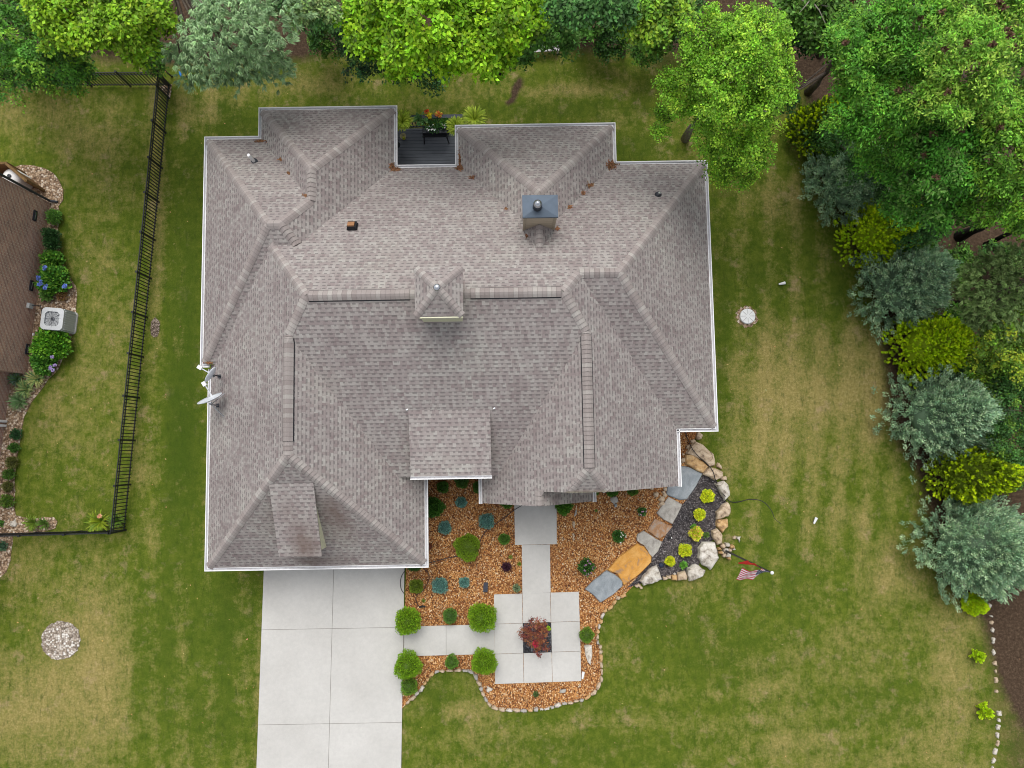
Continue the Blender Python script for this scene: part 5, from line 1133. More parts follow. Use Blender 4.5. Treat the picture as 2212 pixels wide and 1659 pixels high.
hshrub('bush', 'dark glossy bush just below the upright one', 'L1', 395, 805, 48, .9, (.022,.065,.018), 1100, .10, (.04,.10,.03), .3, lw=.35)
tuftp('hosta', 'light green hosta between the blue hydrangea and the air conditioner', 'L1', 355, 1185, 62, .35, 60, (.11,.24,.04), .1)
hshrub('barberry', 'orange tinged low shrub beside the hosta', 'L1', 462, 1185, 38, .4, (.22,.15,.05), 500, .08, (.3,.16,.1), .4)
GI = 'striped iris clumps by the drain pipes'
for lb, x, y, r, cl in (('striped iris clump nearest the wide hydrangea', 270, 280, 82, (.42,.46,.16)), ('blue grey iris clump against the brick corner', 125, 285, 60, (.16,.27,.2)), ('middle striped iris clump', 190, 360, 78, (.33,.40,.14)), ('lowest striped iris clump beside the drain pipes', 145, 450, 78, (.22,.32,.15))):
    tuftp('iris_clump', lb, 'L2', x, y, r, .45, 95, cl, .035, GI, alt=(.12,.24,.08), altf=.4)
GW = 'small edging shrubs along the lower brick wall'
for i, (lb, x, y, r, cl) in enumerate((('dark green edging shrub nearest the iris', 120, 695, 40, (.03,.085,.03)), ('second edging shrub down the wall', 105, 795, 36, (.05,.12,.02)), ('bronze green edging shrub, third down the wall', 88, 905, 44, (.09,.10,.025)), ('fourth edging shrub down the wall', 68, 995, 42, (.06,.13,.02)), ('fifth edging shrub, bronze tipped', 60, 1085, 38, (.10,.11,.03)), ('lowest edging shrub above the white rock', 52, 1195, 50, (.08,.15,.02)))):
    hshrub('edging_shrub', lb, 'L2', x, y, r, .4, cl, 700, .07, group=GW)
hshrub('seedling', 'green sprout at the photo edge below the edging shrubs', 'L2', 8, 1360, 22, .2, (.08,.2,.03), 120, .07)
hshrub('seedling', 'blue green sprout in the gravel beyond the black fence', 'L2', 20, 1530, 34, .25, (.06,.13,.07), 200, .08)
GL = 'daylily clumps inside the black fence'
tuftp('daylily', 'daylily clump right of the white rock', 'L2', 245, 1360, 68, .5, 70, (.16,.25,.03), .03, GL); tuftp('daylily', 'smaller daylily clump at the end of the gravel', 'L2', 335, 1365, 55, .5, 60, (.10,.19,.03), .03, GL)
r_ = tuftp('daylily', 'broad yellow green daylily with one peach bloom at the fence corner', 'L2', 740, 1350, 90, .5, 130, (.26,.34,.02), .045, GL, alt=(.16,.26,.02), altf=.4); flowers(r_, [g('L2', 745, 1308, .6)]*3, (.75,.42,.25), .1, 10)
tuftp('daylily', 'green daylily clump behind the fence pickets', 'L2', 880, 1340, 68, .5, 90, (.13,.23,.03), .03, GL)

# ---------------------------------------------------------------- stones
def rock(name, pts, h, mat, label=None, cat='stone', group=None, flat=False, kind=None):
    """irregular weathered stone from its footprint"""
    c = sum((Vector(p[:2]) for p in pts), Vector((0, 0)))/len(pts); n_s = max(10, len(pts)*3); ring = wobble(pts, max(.03, sum((Vector(pts[i][:2])-Vector(pts[i-1][:2])).length for i in range(len(pts)))/n_s), .008 if flat else .022)
    n = len(ring); b = MB(); b.smooth = (not flat) and h < .22
    lv = [(1.0, -.02, 0), (1.02, h*.35, 0), (.985 if flat else .93, h*.85, .3), (.95 if flat else .78, h, 1)] + ([] if flat else [(.42, h*1.1, 1)])
    for s_, z, jz in lv:
        for p in ring:
            v = Vector(p)-c; b.v.append((c.x+v.x*s_, c.y+v.y*s_, z+random.uniform(-1, 1)*h*.05*jz))
    b.v.append((c.x, c.y, h if flat else h*1.12))
    for k in range(len(lv)-1):
        for i in range(n): b.face((k*n+i, k*n+(i+1) % n, (k+1)*n+(i+1) % n, (k+1)*n+i))
    k = (len(lv)-1)*n
    for i in range(n): b.face((k+i, k+(i+1) % n, k+n))
    # wind the faces outward whichever way the outline ran
    ar = sum(ring[i][0]*ring[(i+1) % n][1]-ring[(i+1) % n][0]*ring[i][1] for i in range(n))
    if ar < 0: b.f = [f[::-1] for f in b.f]
    o = b.build(name, mat); origin(o, (c.x, c.y, 0)); return tag(o, label, cat, group, kind)
def poly(k, *p, z=.1): return [g(k, *q, z) for q in p]
GFS = 'stepping flagstones curving round the bed'
rock('flagstone', poly('K7', (1030,545),(1090,522),(1160,530),(1290,592),(1235,700),(1147,830),(1080,835),(955,785),(970,700)), .12, ST_SLT, 'largest blue grey flagstone half under the right gable eave', 'flagstone', GFS, True)
rock('flagstone', poly('K7', (975,808),(1103,880),(1055,985),(1010,1060),(930,1020),(865,958)), .12, ST_GRY, 'tan grey square flagstone second from the house', 'flagstone', GFS, True)
rock('flagstone', poly('K7', (850,1008),(930,1050),(1013,1080),(960,1150),(890,1200),(778,1120)), .12, ST_RST, 'rust brown and grey flagstone, third from the house', 'flagstone', GFS, True)
rock('flagstone', poly('K7', (745,1122),(915,1228),(880,1310),(828,1370),(800,1340),(755,1262),(683,1215),(690,1155)), .12, ST_GRY, 'plain grey flagstone above the ochre one', 'flagstone', GFS, True)
rock('flagstone', poly('K7', (680,1243),(745,1268),(818,1360),(815,1415),(700,1530),(565,1625),(500,1520),(410,1485),(520,1360)), .13, ST_YEL, 'big bright ochre orange flagstone', 'flagstone', GFS, True)
rock('flagstone', poly('K8', (2045,68),(2120,105),(2195,165),(2192,215),(2100,295),(1990,365),(1930,300),(1845,240),(1930,155)), .12, ST_SLT, 'blue grey flagstone with pale scratches at the lawn end of the path', 'flagstone', GFS, True)
GBR = 'boulders round the dark mulch bed'
for lb, k, pts, h, mt in (
    ('round tan boulder at the house corner', 'K7', ((1235,220),(1265,205),(1290,235),(1282,275),(1255,285),(1232,260)), .25, ST_TAN),
    ('long tan boulder crossed by the black hose, topmost big one', 'K7', ((1225,290),(1300,330),(1400,420),(1415,510),(1360,535),(1290,470),(1140,405),(1180,340)), .3, ST_TAN),
    ('orange tan boulder between the long one and the blue grey slab', 'K7', ((1130,425),(1190,412),(1290,475),(1345,530),(1300,590),(1220,555),(1135,500)), .26, ST_ORG),
    ('tan boulder with a dark hollow above the dark mulch', 'K7', ((1345,535),(1420,545),(1480,575),(1485,625),(1415,655),(1300,598)), .3, ST_TAN),
    ('small tan boulder on the lawn side of the hollowed one', 'K7', ((1435,490),(1465,520),(1470,548),(1418,525)), .15, ST_TAN),
    ('small flat stone wedged beside the white streaked boulder', 'K7', ((1455,630),(1505,612),(1520,655),(1470,660)), .16, ST_TAN),
    ('white streaked tall boulder where the hose leaves the bed', 'K7', ((1410,685),(1490,657),(1528,692),(1545,800),(1500,845),(1450,745)), .35, ST_PAL),
    ('pinkish tan boulder below the white streaked tall one', 'K7', ((1490,872),(1530,852),(1558,940),(1530,990),(1425,1015),(1420,950)), .3, ST_TAN),
    ('orange tan boulder tapering downward', 'K7', ((1425,1022),(1525,1014),(1528,1080),(1480,1140),(1415,1075)), .3, ST_ORG),
    ('narrow tan boulder left of the stone pile', 'K7', ((1380,1120),(1430,1100),(1478,1160),(1470,1240),(1430,1258),(1385,1175)), .28, ST_TAN),
    ('biggest pale angular boulder with a dark hollow', 'K7', ((1255,1285),(1300,1225),(1410,1230),(1430,1300),(1448,1380),(1370,1485),(1290,1440),(1255,1375)), .38, ST_PAL),
    ('white boulder at the bottom of the dark bed', 'K7', ((1155,1472),(1230,1430),(1320,1490),(1300,1540),(1175,1595),(1150,1540)), .32, ST_PAL),
    ('egg shaped tan boulder left of the white one', 'K7', ((1062,1508),(1130,1495),(1155,1540),(1140,1575),(1060,1585)), .24, ST_TAN),
    ('small tan boulder next to the egg shaped one', 'K7', ((1002,1540),(1050,1530),(1055,1585),(1005,1580)), .2, ST_ORG),
    ('little round stone above the small tan boulder', 'K7', ((1015,1515),(1035,1510),(1045,1528),(1020,1532)), .12, ST_PAL),
    ('low tan stone at the bottom edge of the dark bed', 'K7', ((918,1550),(960,1545),(975,1572),(925,1582)), .15, ST_TAN),
    ('low tan stone under the smallest spirea', 'K7', ((952,1535),(995,1535),(1000,1570),(965,1568)), .16, ST_TAN),
    ('wide pale boulder at the lower tip of the dark bed', 'K7', ((710,1592),(755,1530),(810,1475),(865,1442),(890,1500),(915,1570),(870,1600),(750,1628)), .34, ST_PAL)):
    rock('boulder', poly(k, *pts, z=h*.7), h, mt, lb, 'boulder', GBR)
# spots: lichen and hollows belong to the stone textures
GPL = 'loose stones piled round the flagpole'
for i, (x, y, r) in enumerate(((1480,1265,30),(1520,1248,26),(1560,1268,24),(1490,1350,26),(1528,1348,30),(1450,1320,22),(1545,1300,22),(1505,1300,26),(1530,1375,18),(1475,1325,18),(1575,1290,16),(1440,1285,18))):
    pts = [(x+r*math.cos(a)*random.uniform(.75, 1.1), y+r*math.sin(a)*random.uniform(.6, 1.)) for a in np.linspace(0, 2*math.pi, 7, endpoint=False)]
    rock('pile_stone', poly('K7', *pts, z=.12), .2+.06*(i % 3), [ST_TAN, ST_PAL, ST_ORG][i % 3], 'loose tan stone in the pile round the flagpole foot', 'stone', GPL)
GSM = 'small stones beside the flagstones'
for x, y, r in ((1110,415,16),(1108,470,28),(1080,500,20),(1075,465,14),(910,830,32),(912,872,28),(945,740,22),(860,785,28),(940,790,24),(820,725,22),(930,765,16),(1160,345,24),(1200,295,26),(700,1630,22),(680,1635,18),(722,1650,16)):
    pts = [(x+r*math.cos(a)*random.uniform(.8, 1.1), y+r*math.sin(a)*random.uniform(.7, 1.05)) for a in np.linspace(0, 2*math.pi, 7, endpoint=False)]
    rock('cobble', poly('K7', *pts, z=.06), .12, ST_TAN, 'small rounded stone filling gaps beside the flagstone path', 'stone', GSM)
for lb, k, pts, mt in (('pale pointed stone on the bed right of the patio', 'K8', ((1833,760),(1905,760),(1913,840),(1893,945),(1850,870)), ST_PAL), ('flat tan stone in the bed left below the patio', 'K8', ((932,1133),(995,1165),(950,1203),(935,1190)), ST_PAL),
    ('grey stone in the bed below the patio', 'K8', ((1615,1170),(1670,1170),(1665,1195),(1612,1203)), ST_GRY), ('thin tan sliver stone below the patio corner', 'K8', ((1800,1110),(1810,1140),(1775,1160)), ST_TAN),
    ('square grey stone under the right gable eave', 'K7', ((445,808),(495,803),(513,850),(470,880),(435,845)), ST_GRY), ('small dark grey stone touching the square one', 'K7', ((470,878),(503,865),(495,895),(478,910)), ST_SLT),
    ('small square stray stone on the lawn by the stone pile', 'K7', ((1570,1175),(1597,1168),(1595,1200),(1568,1200)), ST_TAN), ('small triangular stray stone on the lawn', 'K7', ((1603,1175),(1643,1180),(1630,1228)), ST_PAL),
    ('white painted looking rock in the gravel inside the black fence', 'L2', ((75,1350),(110,1332),(128,1365),(112,1390),(78,1385)), ST_PAL)):
    rock('stone', poly(k, *pts, z=.06), .1, mt, lb, 'stone')
GE = 'edging stones of the wood chip bed'
def edging(line, step, wid, group, label, mats, h=.12, gap=1.0):
    P = [Vector(p) for p in line]; acc = 0; i = 0; pos = P[0].copy(); nxt = step
    seg = [(P[j+1]-P[j]).length for j in range(len(P)-1)]; tot = sum(seg); s_ = .05
    def pt(d_):
        for j, L in enumerate(seg):
            if d_ <= L or j == len(seg)-1: return P[j].lerp(P[j+1], min(1, d_/L)), (P[j+1]-P[j]).normalized()
            d_ -= L
    while s_ < tot:
        L = step*random.uniform(.65, 1.35); p, t = pt(s_+L/2); nn = Vector((-t.y, t.x)); p = p+nn*random.uniform(-.025, .025); wv = wid*random.uniform(.75, 1.25); q = []
        for a in np.linspace(0, 2*math.pi, 8, endpoint=False):
            ca, sa = math.cos(a), math.sin(a); sup = (abs(ca)**3+abs(sa)**3)**(-1/3); v = p+t*ca*sup*L*.47+nn*sa*sup*wv*.5; q.append((v.x+random.uniform(-.015, .015), v.y+random.uniform(-.015, .015)))
        rock('edging_stone', q, h*random.uniform(.8, 1.2), random.choice(mats), label, 'edging stone', group); s_ += L*gap
edging(edge_line[1:], .25, .125, GE, 'tan edging stone in the line between wood chips and lawn', [ST_TAN, ST_PAL, ST_TAN, ST_GRY, ST_ORG])
edging(smooth_line([g('K6', *p)[:2] for p in ((1985,505),(1965,600),(1962,700),(1958,800),(1972,900))], 4), .26, .10, 'thin stones buried in the wood chips right of the entry slab', 'small stone half buried in chips right of the entry slab', [ST_GRY, ST_TAN], .06, 1.5)
edging(smooth_line([g('L7', *p)[:2] for p in ((718,955),(724,1005),(730,1060),(736,1160),(745,1240),(748,1335))], 5), .19, .11, 'pale stones in the row down the right woodland edge', 'pale stone in the upper part of the row at the right woodland edge', [ST_TAN, ST_TAN, ST_PAL], .07, 1.9)
edging(smooth_line([g('L7', *p)[:2] for p in ((757,1410),(760,1460),(752,1510),(755,1550),(742,1600),(730,1650),(720,1720))], 5), .22, .14, 'pale stones in the row down the right woodland edge', 'pale stone in the lower part of the row at the right woodland edge', [ST_TAN, ST_PAL], .08, 1.3)

# ---------------------------------------------------------------- black picket fence
fe = empty('picket_fence', at(368.6,185.8), 'black metal picket fence round the neighbouring back yard', 'fence')
def run(P0, P1, spacing=None, stops=None):
    P0, P1 = Vector(P0), Vector(P1); L = (P1-P0).length; t = (P1-P0)/L
    st = stops or list(np.arange(0, L, spacing))+[L]
    for a, c in zip(st, st[1:]):
        b = MB()
        for z in (1.13, .98, .16): b.bar(P0+t*a+Vector((0,0,z)), P0+t*c+Vector((0,0,z)), .035, .045)
        k = max(2, int((c-a)/.13))
        for i in range(1, k): p = P0+t*(a+(c-a)*i/k); b.bar(p+Vector((0,0,.05)), p+Vector((0,0,1.14)), .03)
        under(fe, b.build('panel', BLACK))
    for a in st:
        p = P0+t*a; b = MB().box(p+Vector((0,0,.6)), (.065, .065, 1.24)).box(p+Vector((0,0,1.23)), (.085, .085, .03)); under(fe, b.build('post', BLACK))
cA, cB = Vector(at(368.6,185.8)), Vector(at(272,1144.6)); Lab = (cB-cA).length
run(cA, cB, stops=[Lab*(y-185.8)/(1144.6-185.8) for y in (185.8,214.5,292.5,371.5,446.6,530.3,614,697.9,783,869.6,959,1050.8,1144.6)])
run(Vector(at(366,185.8)), Vector(at(-150,189)), 1.62); run(Vector(at(270,1144.6)), Vector(at(-120,1156)), 1.72)

# ---------------------------------------------------------------- neighbour's house
nh = empty('brick_house', at(0,640), 'neighbouring brown brick house at the left edge with dark downspout and low vents', 'house')
NH = 3.6
A0 = Vector(at(*fr('L1', 378, 498))); A1 = Vector(at(*fr('L2', 206, 246))); dW = (A1-A0).normalized(); wN = Vector((-1, .0, 0)); wN = Vector((dW.y, -dW.x, 0)); wN = wN if wN.x < 0 else -wN
A0b = A0+(wN*6+Vector((0,1.2,0))); A1b = A1+wN*.62
B1 = A1b+dW*9.5
b = MB()
def wq(b, p, q, z0=-.02, z1=NH): b.quad((p.x, p.y, z0), (q.x, q.y, z0), (q.x, q.y, z1), (p.x, p.y, z1))
for p, q in ((A0b, A0), (A0, A1), (A1, A1b), (A1b, B1)):
    L = (q-p).length; b.quad((p.x, p.y, -.02), (q.x, q.y, -.02), (q.x, q.y, NH), (p.x, p.y, NH), uv=[(0, 0), (L, 0), (L, NH), (0, NH)])
w_o = b.build('wall', BRICK_N); under(nh, w_o)
b = MB(); o_ = -wN*.05
for p, q, s in ((A0b+wN*0+Vector((0,.1,0)), A0, 0), ):
    pass
inn = wN*9
b.quad(tuple(A0-wN*.1+Vector((0,0,NH))), tuple(A0+inn+Vector((0,0,NH+4))), tuple(A1+inn+Vector((0,0,NH+4))), tuple(A1-wN*.1+Vector((0,0,NH))))
b.quad(tuple(A1b+Vector((0,0,NH+.0))), tuple(A1+inn+Vector((0,0,NH+4))), tuple(B1+inn+Vector((0,0,NH+4))), tuple(B1+Vector((0,0,NH))))
under(nh, b.build('roof', SHINGLE))
b = MB(); dsp = A0-dW*.06-wN*.03; b.tube([dsp+Vector((0,0,.12)), dsp+Vector((0,0,NH-.1))], .05, 8); b.tube([dsp+Vector((0,0,.12)), dsp+Vector((.02,0,.06))-wN*.28], .05, 8); under(nh, b.build('downspout', DARK))
VM = M('dark vent frame', (.02,.022,.03), .5)
for x, y in ((258,592),(232,1115),(203,1590)):
    # foundation vent: find the height on the wall where the survey line meets it
    best = min(np.arange(.1, 2.4, .02), key=lambda z: abs((Vector(g('L1', x, y, z))-A0).dot(wN))); p = Vector(g('L1', x, y, best)); p = p-wN*((p-A0).dot(wN)-.0)
    v = MB(); an = math.atan2(dW.y, dW.x); v.box(p-wN*.02, (.42, .05, .2), rz=an); f = v.build('foundation_vent', VM); under(nh, f)
    v = MB(); v.box(p-wN*.05, (.3, .02, .035), rz=an); s_ = v.build('louvre', STEEL); s_.parent = f
for nm, x, y, d_, mt in (('electric_box', 215, 1265, (.2, .12, .26), M('grey enclosure', (.45,.47,.47), .5)), ('outlet', 241, 1478, (.1, .05, .08), PLASTICW)):
    best = min(np.arange(.1, 2.4, .02), key=lambda z: abs((Vector(g('L1', x, y, z))-A0).dot(wN))); p = Vector(g('L1', x, y, best)); under(nh, MB().box(p-wN*.05, d_, rz=math.atan2(dW.y, dW.x)).build(nm, mt))
    if nm == 'electric_box':
        e1 = Vector(g('L1', 300, 1335, .3)); under(nh, MB().tube([p-wN*.08, p-wN*.3-dW*.1+Vector((0,0,-.25)), e1-wN*.2+Vector((0,0,.2)), e1-wN*.6], .018, 6).build('conduit', DARK))
dp = A1b+dW*2.05
for i, s in enumerate((-.09, .09)):
    q = dp+dW*s-wN*.05; under(nh, MB().tube([q+Vector((0,0,.05)), q+Vector((0,0,NH))], .055, 8).build('drain_pipe', PLASTICW))
# timber screen with white tank
E1 = g('L1', 152, 218, 1.15); E0 = g('L1', -60, 225, 1.15); E2 = g('L1', 297, 300, 1.15)
sc_ = empty('timber_screen', (E1[0], E1[1], 0), 'weathered timber board screen at the corner of the brick house', 'screen')
e1, e0_, e2 = Vector((*g('L1', 152, 262, .3)[:2], 0)), Vector((*g('L1', -60, 268, .3)[:2], 0)), Vector((*g('L1', 300, 388, .3)[:2], 0))
for nm, p, q in (('board_panel', e0_, e1), ('board_panel', e1, e2)):
    L = (q-p).length; nn = Vector((-(q-p).y, (q-p).x, 0)).normalized()*.035; b = MB()
    b.quad(tuple(p+nn), tuple(q+nn), tuple(q+nn+Vector((0,0,1.2))), tuple(p+nn+Vector((0,0,1.2))), uv=[(0,0),(L,0),(L,1.2),(0,1.2)]); b.quad(tuple(q-nn), tuple(p-nn), tuple(p-nn+Vector((0,0,1.2))), tuple(q-nn+Vector((0,0,1.2))), uv=[(0,0),(L,0),(L,1.2),(0,1.2)])
    b.quad(tuple(p-nn+Vector((0,0,1.2))), tuple(q-nn+Vector((0,0,1.2))), tuple(q+nn+Vector((0,0,1.2))), tuple(p+nn+Vector((0,0,1.2)))); under(sc_, b.build(nm, WOODF))
    under(sc_, MB().bar(p+Vector((0,0,1.22)), q+Vector((0,0,1.22)), .1, .04).build('cap_rail', WOODTRIM))
for p in (e0_, e1, e2): under(sc_, MB().box(p+Vector((0,0,.6)), (.1,.1,1.26)).build('post', WOODTRIM))
tk = empty('storage_tank', g('L1', 105, 330, 0), 'white rounded tank half hidden behind the timber screen', 'tank'); tk.location = (*g('L1', 105, 315, .7)[:2], 0)
b = MB().lathe(tuple(tk.location), [(.36,0),(.38,.1),(.38,.75),(.34,.9),(.2,.98),(0,1.)], 24); b.smooth = True; under(tk, b.build('shell', PLASTICW)); under(tk, MB().lathe(tuple(tk.location+Vector((.02,0,.99))), [(.07,0),(.07,.06),(0,.07)], 12).build('valve_cap', DARK))

# air conditioner
ac_c = g('L1', 430, 1375, .1); acz = .95; act = g('L1', 388, 1362, acz); acx, acy = act[0], act[1]; A_ = math.atan2(dW.y, dW.x)+R(90)
ac = empty('air_conditioner', (acx, acy, 0), 'grey outdoor air conditioner with a round top fan beside the brick wall', 'air conditioner')
def rrect(w_, d_, r, n=5):
    out = []
    for cx_, cy_, a0 in ((w_/2-r, d_/2-r, 0), (-w_/2+r, d_/2-r, 90), (-w_/2+r, -d_/2+r, 180), (w_/2-r, -d_/2+r, 270)):
        for i in range(n+1): a = R(a0+90*i/n); out.append((cx_+r*math.cos(a), cy_+r*math.sin(a)))
    return out
def rotp(pts, a, cx_, cy_): return [(cx_+x*math.cos(a)-y*math.sin(a), cy_+x*math.sin(a)+y*math.cos(a)) for x, y in pts]
GRYP = M('light grey enamel', (.47,.49,.50), .45, (.42,.44,.45), 4, .03)
under(ac, MB().prism(rotp(rrect(.84, .84, .12), A_, acx, acy), .05, acz-.06).build('cabinet', GRYP))
b = MB()
for i in range(9):
    for s in (-1, 1):
        for ax_ in (0, 1):
            o_x, o_y = (-.36+i*.09, s*.425) if ax_ else (s*.425, -.36+i*.09); p = rotp([(o_x, o_y)], A_, acx, acy)[0]; b.box((p[0], p[1], .46), (.035, .035, .7), rz=A_)
under(ac, b.build('louvre', GRYP))
under(ac, MB().prism(rotp(rrect(.92, .92, .14), 0, 0, 0), -.06, .0).build('pad', CONC)); pad = bpy.data.objects['pad']; pad.matrix_parent_inverse = Matrix.Identity(4); pad.location = (0, 0, .06); pad.rotation_euler = (0, 0, A_)
b = MB(); out = rotp(rrect(.88, .88, .16, 8), A_, acx, acy); n = len(out); inn_ = [(acx+.34*math.cos(math.atan2(y-acy, x-acx)), acy+.34*math.sin(math.atan2(y-acy, x-acx))) for x, y in out]
b.v = [(*p, acz-.06) for p in out]+[(*p, acz-.01) for p in out]+[(*p, acz+.01) for p in inn_]+[(*p, acz-.09) for p in inn_]
for i in range(n):
    j = (i+1) % n
    for k in range(3): b.face((k*n+i, k*n+j, (k+1)*n+j, (k+1)*n+i))
under(ac, b.build('top_cover', GRYP))
under(ac, MB().lathe((acx, acy, acz-.16), [(.34,0),(.34,.01)], 24).build('fan_well', BLACK))
b = MB()
for i in range(5):
    a = 2*math.pi*i/5+.3; q = [(acx+r*math.cos(a+da), acy+r*math.sin(a+da), acz-.09+dz) for r, da, dz in ((.06,-.3,0),(.31,-.28,0),(.31,.3,.05),(.06,.3,.03))]; b.quad(*q)
b.lathe((acx, acy, acz-.1), [(.08,0),(.08,.06),(0,.07)], 14); under(ac, b.build('fan', M('fan grey', (.25,.26,.28), .5)))
b = MB()
for r in np.linspace(.09, .33, 7):
    pts = [(acx+r*math.cos(t), acy+r*math.sin(t), acz) for t in np.linspace(0, 2*math.pi, 29)]; b.tube(pts, .004, 4)
for i in range(6): a = math.pi*i/6; b.bar((acx-.34*math.cos(a), acy-.34*math.sin(a), acz+.004), (acx+.34*math.cos(a), acy+.34*math.sin(a), acz+.004), .008)
under(ac, b.build('fan_guard', DARK))

# ---------------------------------------------------------------- satellite dishes on the left eave
GSD = 'satellite dishes'
DISHM = M('dish grey enamel', (.62,.65,.68), .4, (.45,.48,.52), 3, .02)
def dish(label, ctr, normal, up_, w_, h_, lnb, mount, struts=()):
    ctr, lnb, mount = Vector(ctr), Vector(lnb), Vector(mount); root = empty('satellite_dish', tuple(mount), label, 'satellite dish', GSD)
    nrm = Vector(normal).normalized(); u = nrm.cross(Vector((0,0,1))).normalized(); v = u.cross(nrm).normalized(); b = MB(); b.smooth = True; ns, nr = 28, 6
    for side in (0, .018):
        for i in range(nr+1):
            for j in range(ns):
                a = 2*math.pi*j/ns; r = i/nr; b.v.append(tuple(ctr+u*w_/2*r*math.cos(a)+v*h_/2*r*math.sin(a)+nrm*(.09*r*r-side)))
    for sd in (0, 1):
        o_ = sd*(nr+1)*ns
        for i in range(nr):
            for j in range(ns): q = (o_+i*ns+j, o_+i*ns+(j+1) % ns, o_+(i+1)*ns+(j+1) % ns, o_+(i+1)*ns+j); b.face(q if sd == 0 else q[::-1])
    e = nr*ns; f = e+(nr+1)*ns
    for j in range(ns): b.face((e+j, e+(j+1) % ns, f+(j+1) % ns, f+j))
    under(root, b.build('reflector', DISHM))
    back = ctr-nrm*.08; under(root, MB().tube([mount, Vector((mount.x, mount.y, back.z)), back], .028, 8).build('mast', DARK if not struts else STEEL))
    arm0 = ctr-v*h_/2*.9; under(root, MB().bar(arm0, lnb, .035).build('arm', DISHM)); q = (lnb-arm0).normalized()
    under(root, MB().bar(lnb-q*.03, lnb+q*.13, .13, .11).build('receiver', PLASTICW)); under(root, MB().box(mount+Vector((0,0,.02)), (.18,.14,.03)).build('mount_plate', DARK))
    for a in struts: under(root, MB().tube([Vector(a), Vector((mount.x, mount.y, back.z-.15))], .016, 6).build('strut', STEEL))
mt = roofpt('K3', 265, 700); cz_ = mt.z+.75
dish('smaller grey satellite dish nearer the eave step, edge on', g('K3', 200, 692, cz_), (-.83,.55,.05), 0, .62, .5, g('K3', 108, 632, cz_-.15), mt)
mt = roofpt('K3', 250, 935); cz_ = mt.z+.85
s1, s2 = roofpt('K3', 296, 1025), roofpt('K3', 297, 838)
dish('larger pale satellite dish overhanging the left gutter with two struts', g('K3', 187, 893, cz_), (-.35,.93,.42), 0, .92, .74, g('K3', 140, 768, cz_-.2), mt, (s1, s2))

# ---------------------------------------------------------------- flagpole
fpb = g('K7', 1490, 1300, .0); tz = 5.5
tp = min(np.arange(3, 8, .02), key=lambda z: abs(topx(fpb[0], fpb[1], z)[0]-fr('K7', 1930, 1472)[0])); tz = float(tp)
fl = empty('flagpole', fpb, 'dark flagpole rising from the stone pile with a white ball on top', 'flagpole')
under(fl, MB().tube([Vector(fpb), Vector((fpb[0], fpb[1], tz))], [.04, .025], 12).build('pole', DARK)); b = MB().lathe((fpb[0], fpb[1], tz-.02), [(0,0),(.045,.02),(.06,.06),(.045,.1),(0,.12)], 14); b.smooth = True; under(fl, b.build('ball_finial', PLASTICW))
def flagmat():
    m, n, l, b = newmat('striped flag cloth'); uv = n.new('ShaderNodeUVMap'); sp = n.new('ShaderNodeSeparateXYZ'); l.new(uv.outputs[0], sp.inputs[0])
    s = math_(n, l, 'MODULO', math_(n, l, 'FLOOR', math_(n, l, 'MULTIPLY', sp.outputs[1], 13)), 2)
    c = mix(n, l, s, (.45,.02,.045), (.68,.66,.68)) if False else mix(n, l, s, (.50,.02,.05), (.80,.78,.80))
    can = math_(n, l, 'MULTIPLY', math_(n, l, 'LESS_THAN', sp.outputs[0], .4), math_(n, l, 'GREATER_THAN', sp.outputs[1], 6/13))
    # staggered rows of stars
    X = math_(n, l, 'MULTIPLY', sp.outputs[0], 27.5); Y = math_(n, l, 'MULTIPLY', math_(n, l, 'SUBTRACT', sp.outputs[1], 6/13), 9/(7/13)/1.0)
    row = math_(n, l, 'FLOOR', Y); off = math_(n, l, 'MULTIPLY', math_(n, l, 'MODULO', row, 2), .5); fx = math_(n, l, 'SUBTRACT', math_(n, l, 'FRACT', math_(n, l, 'ADD', math_(n, l, 'MULTIPLY', X, .5), off)), .5); fy = math_(n, l, 'SUBTRACT', math_(n, l, 'FRACT', Y), .5)
    dd = math_(n, l, 'ADD', math_(n, l, 'MULTIPLY', math_(n, l, 'ABSOLUTE', fx), 1.9), math_(n, l, 'ABSOLUTE', fy)); st = math_(n, l, 'LESS_THAN', dd, .38)
    cc_ = mix(n, l, st, (.012,.02,.075), (.72,.72,.75)); l.new(mix(n, l, can, c, cc_), b.inputs[0]); b.inputs['Roughness'].default_value = .7; return m
def flag(name, label, ztop, hoist, fly, dirn, mat, droop, gather=1.0, splay=.35, billow=.0):
    """limp cloth: hoist edge on the pole, fly end falling"""
    root = empty(name, (fpb[0], fpb[1], ztop-hoist), label, 'flag'); b = MB(); b.smooth = True; NX, NY = 26, 14; dx, dy = math.cos(dirn), math.sin(dirn)
    for j in range(NY+1):
        for i in range(NX+1):
            s, t = i/NX, j/NY; k_ = min(1, s*2.5); out_ = splay*s+.05; side = (1-t)*billow*k_+.05*gather*math.sin(s*9+t*1.5)*k_
            zz = ztop-hoist*(1-t)*(1-.25*k_)-droop*s-.05*gather*math.cos(s*9+t*2)*k_
            b.v.append((fpb[0]+dx*out_-dy*side, fpb[1]+dy*out_+dx*side, zz))
    for j in range(NY):
        for i in range(NX):
            a = j*(NX+1)+i; b.face((a, a+1, a+NX+2, a+NX+1), [(i/NX, j/NY), ((i+1)/NX, j/NY), ((i+1)/NX, (j+1)/NY), (i/NX, (j+1)/NY)])
    under(root, b.build('cloth', mat)); return root
flag('national_flag', 'red and white striped flag with a blue starred corner hanging near the pole top', tz-.05, .8, 1.35, math.atan2(.10, -1), flagmat(), .25, .8, .82, .42)
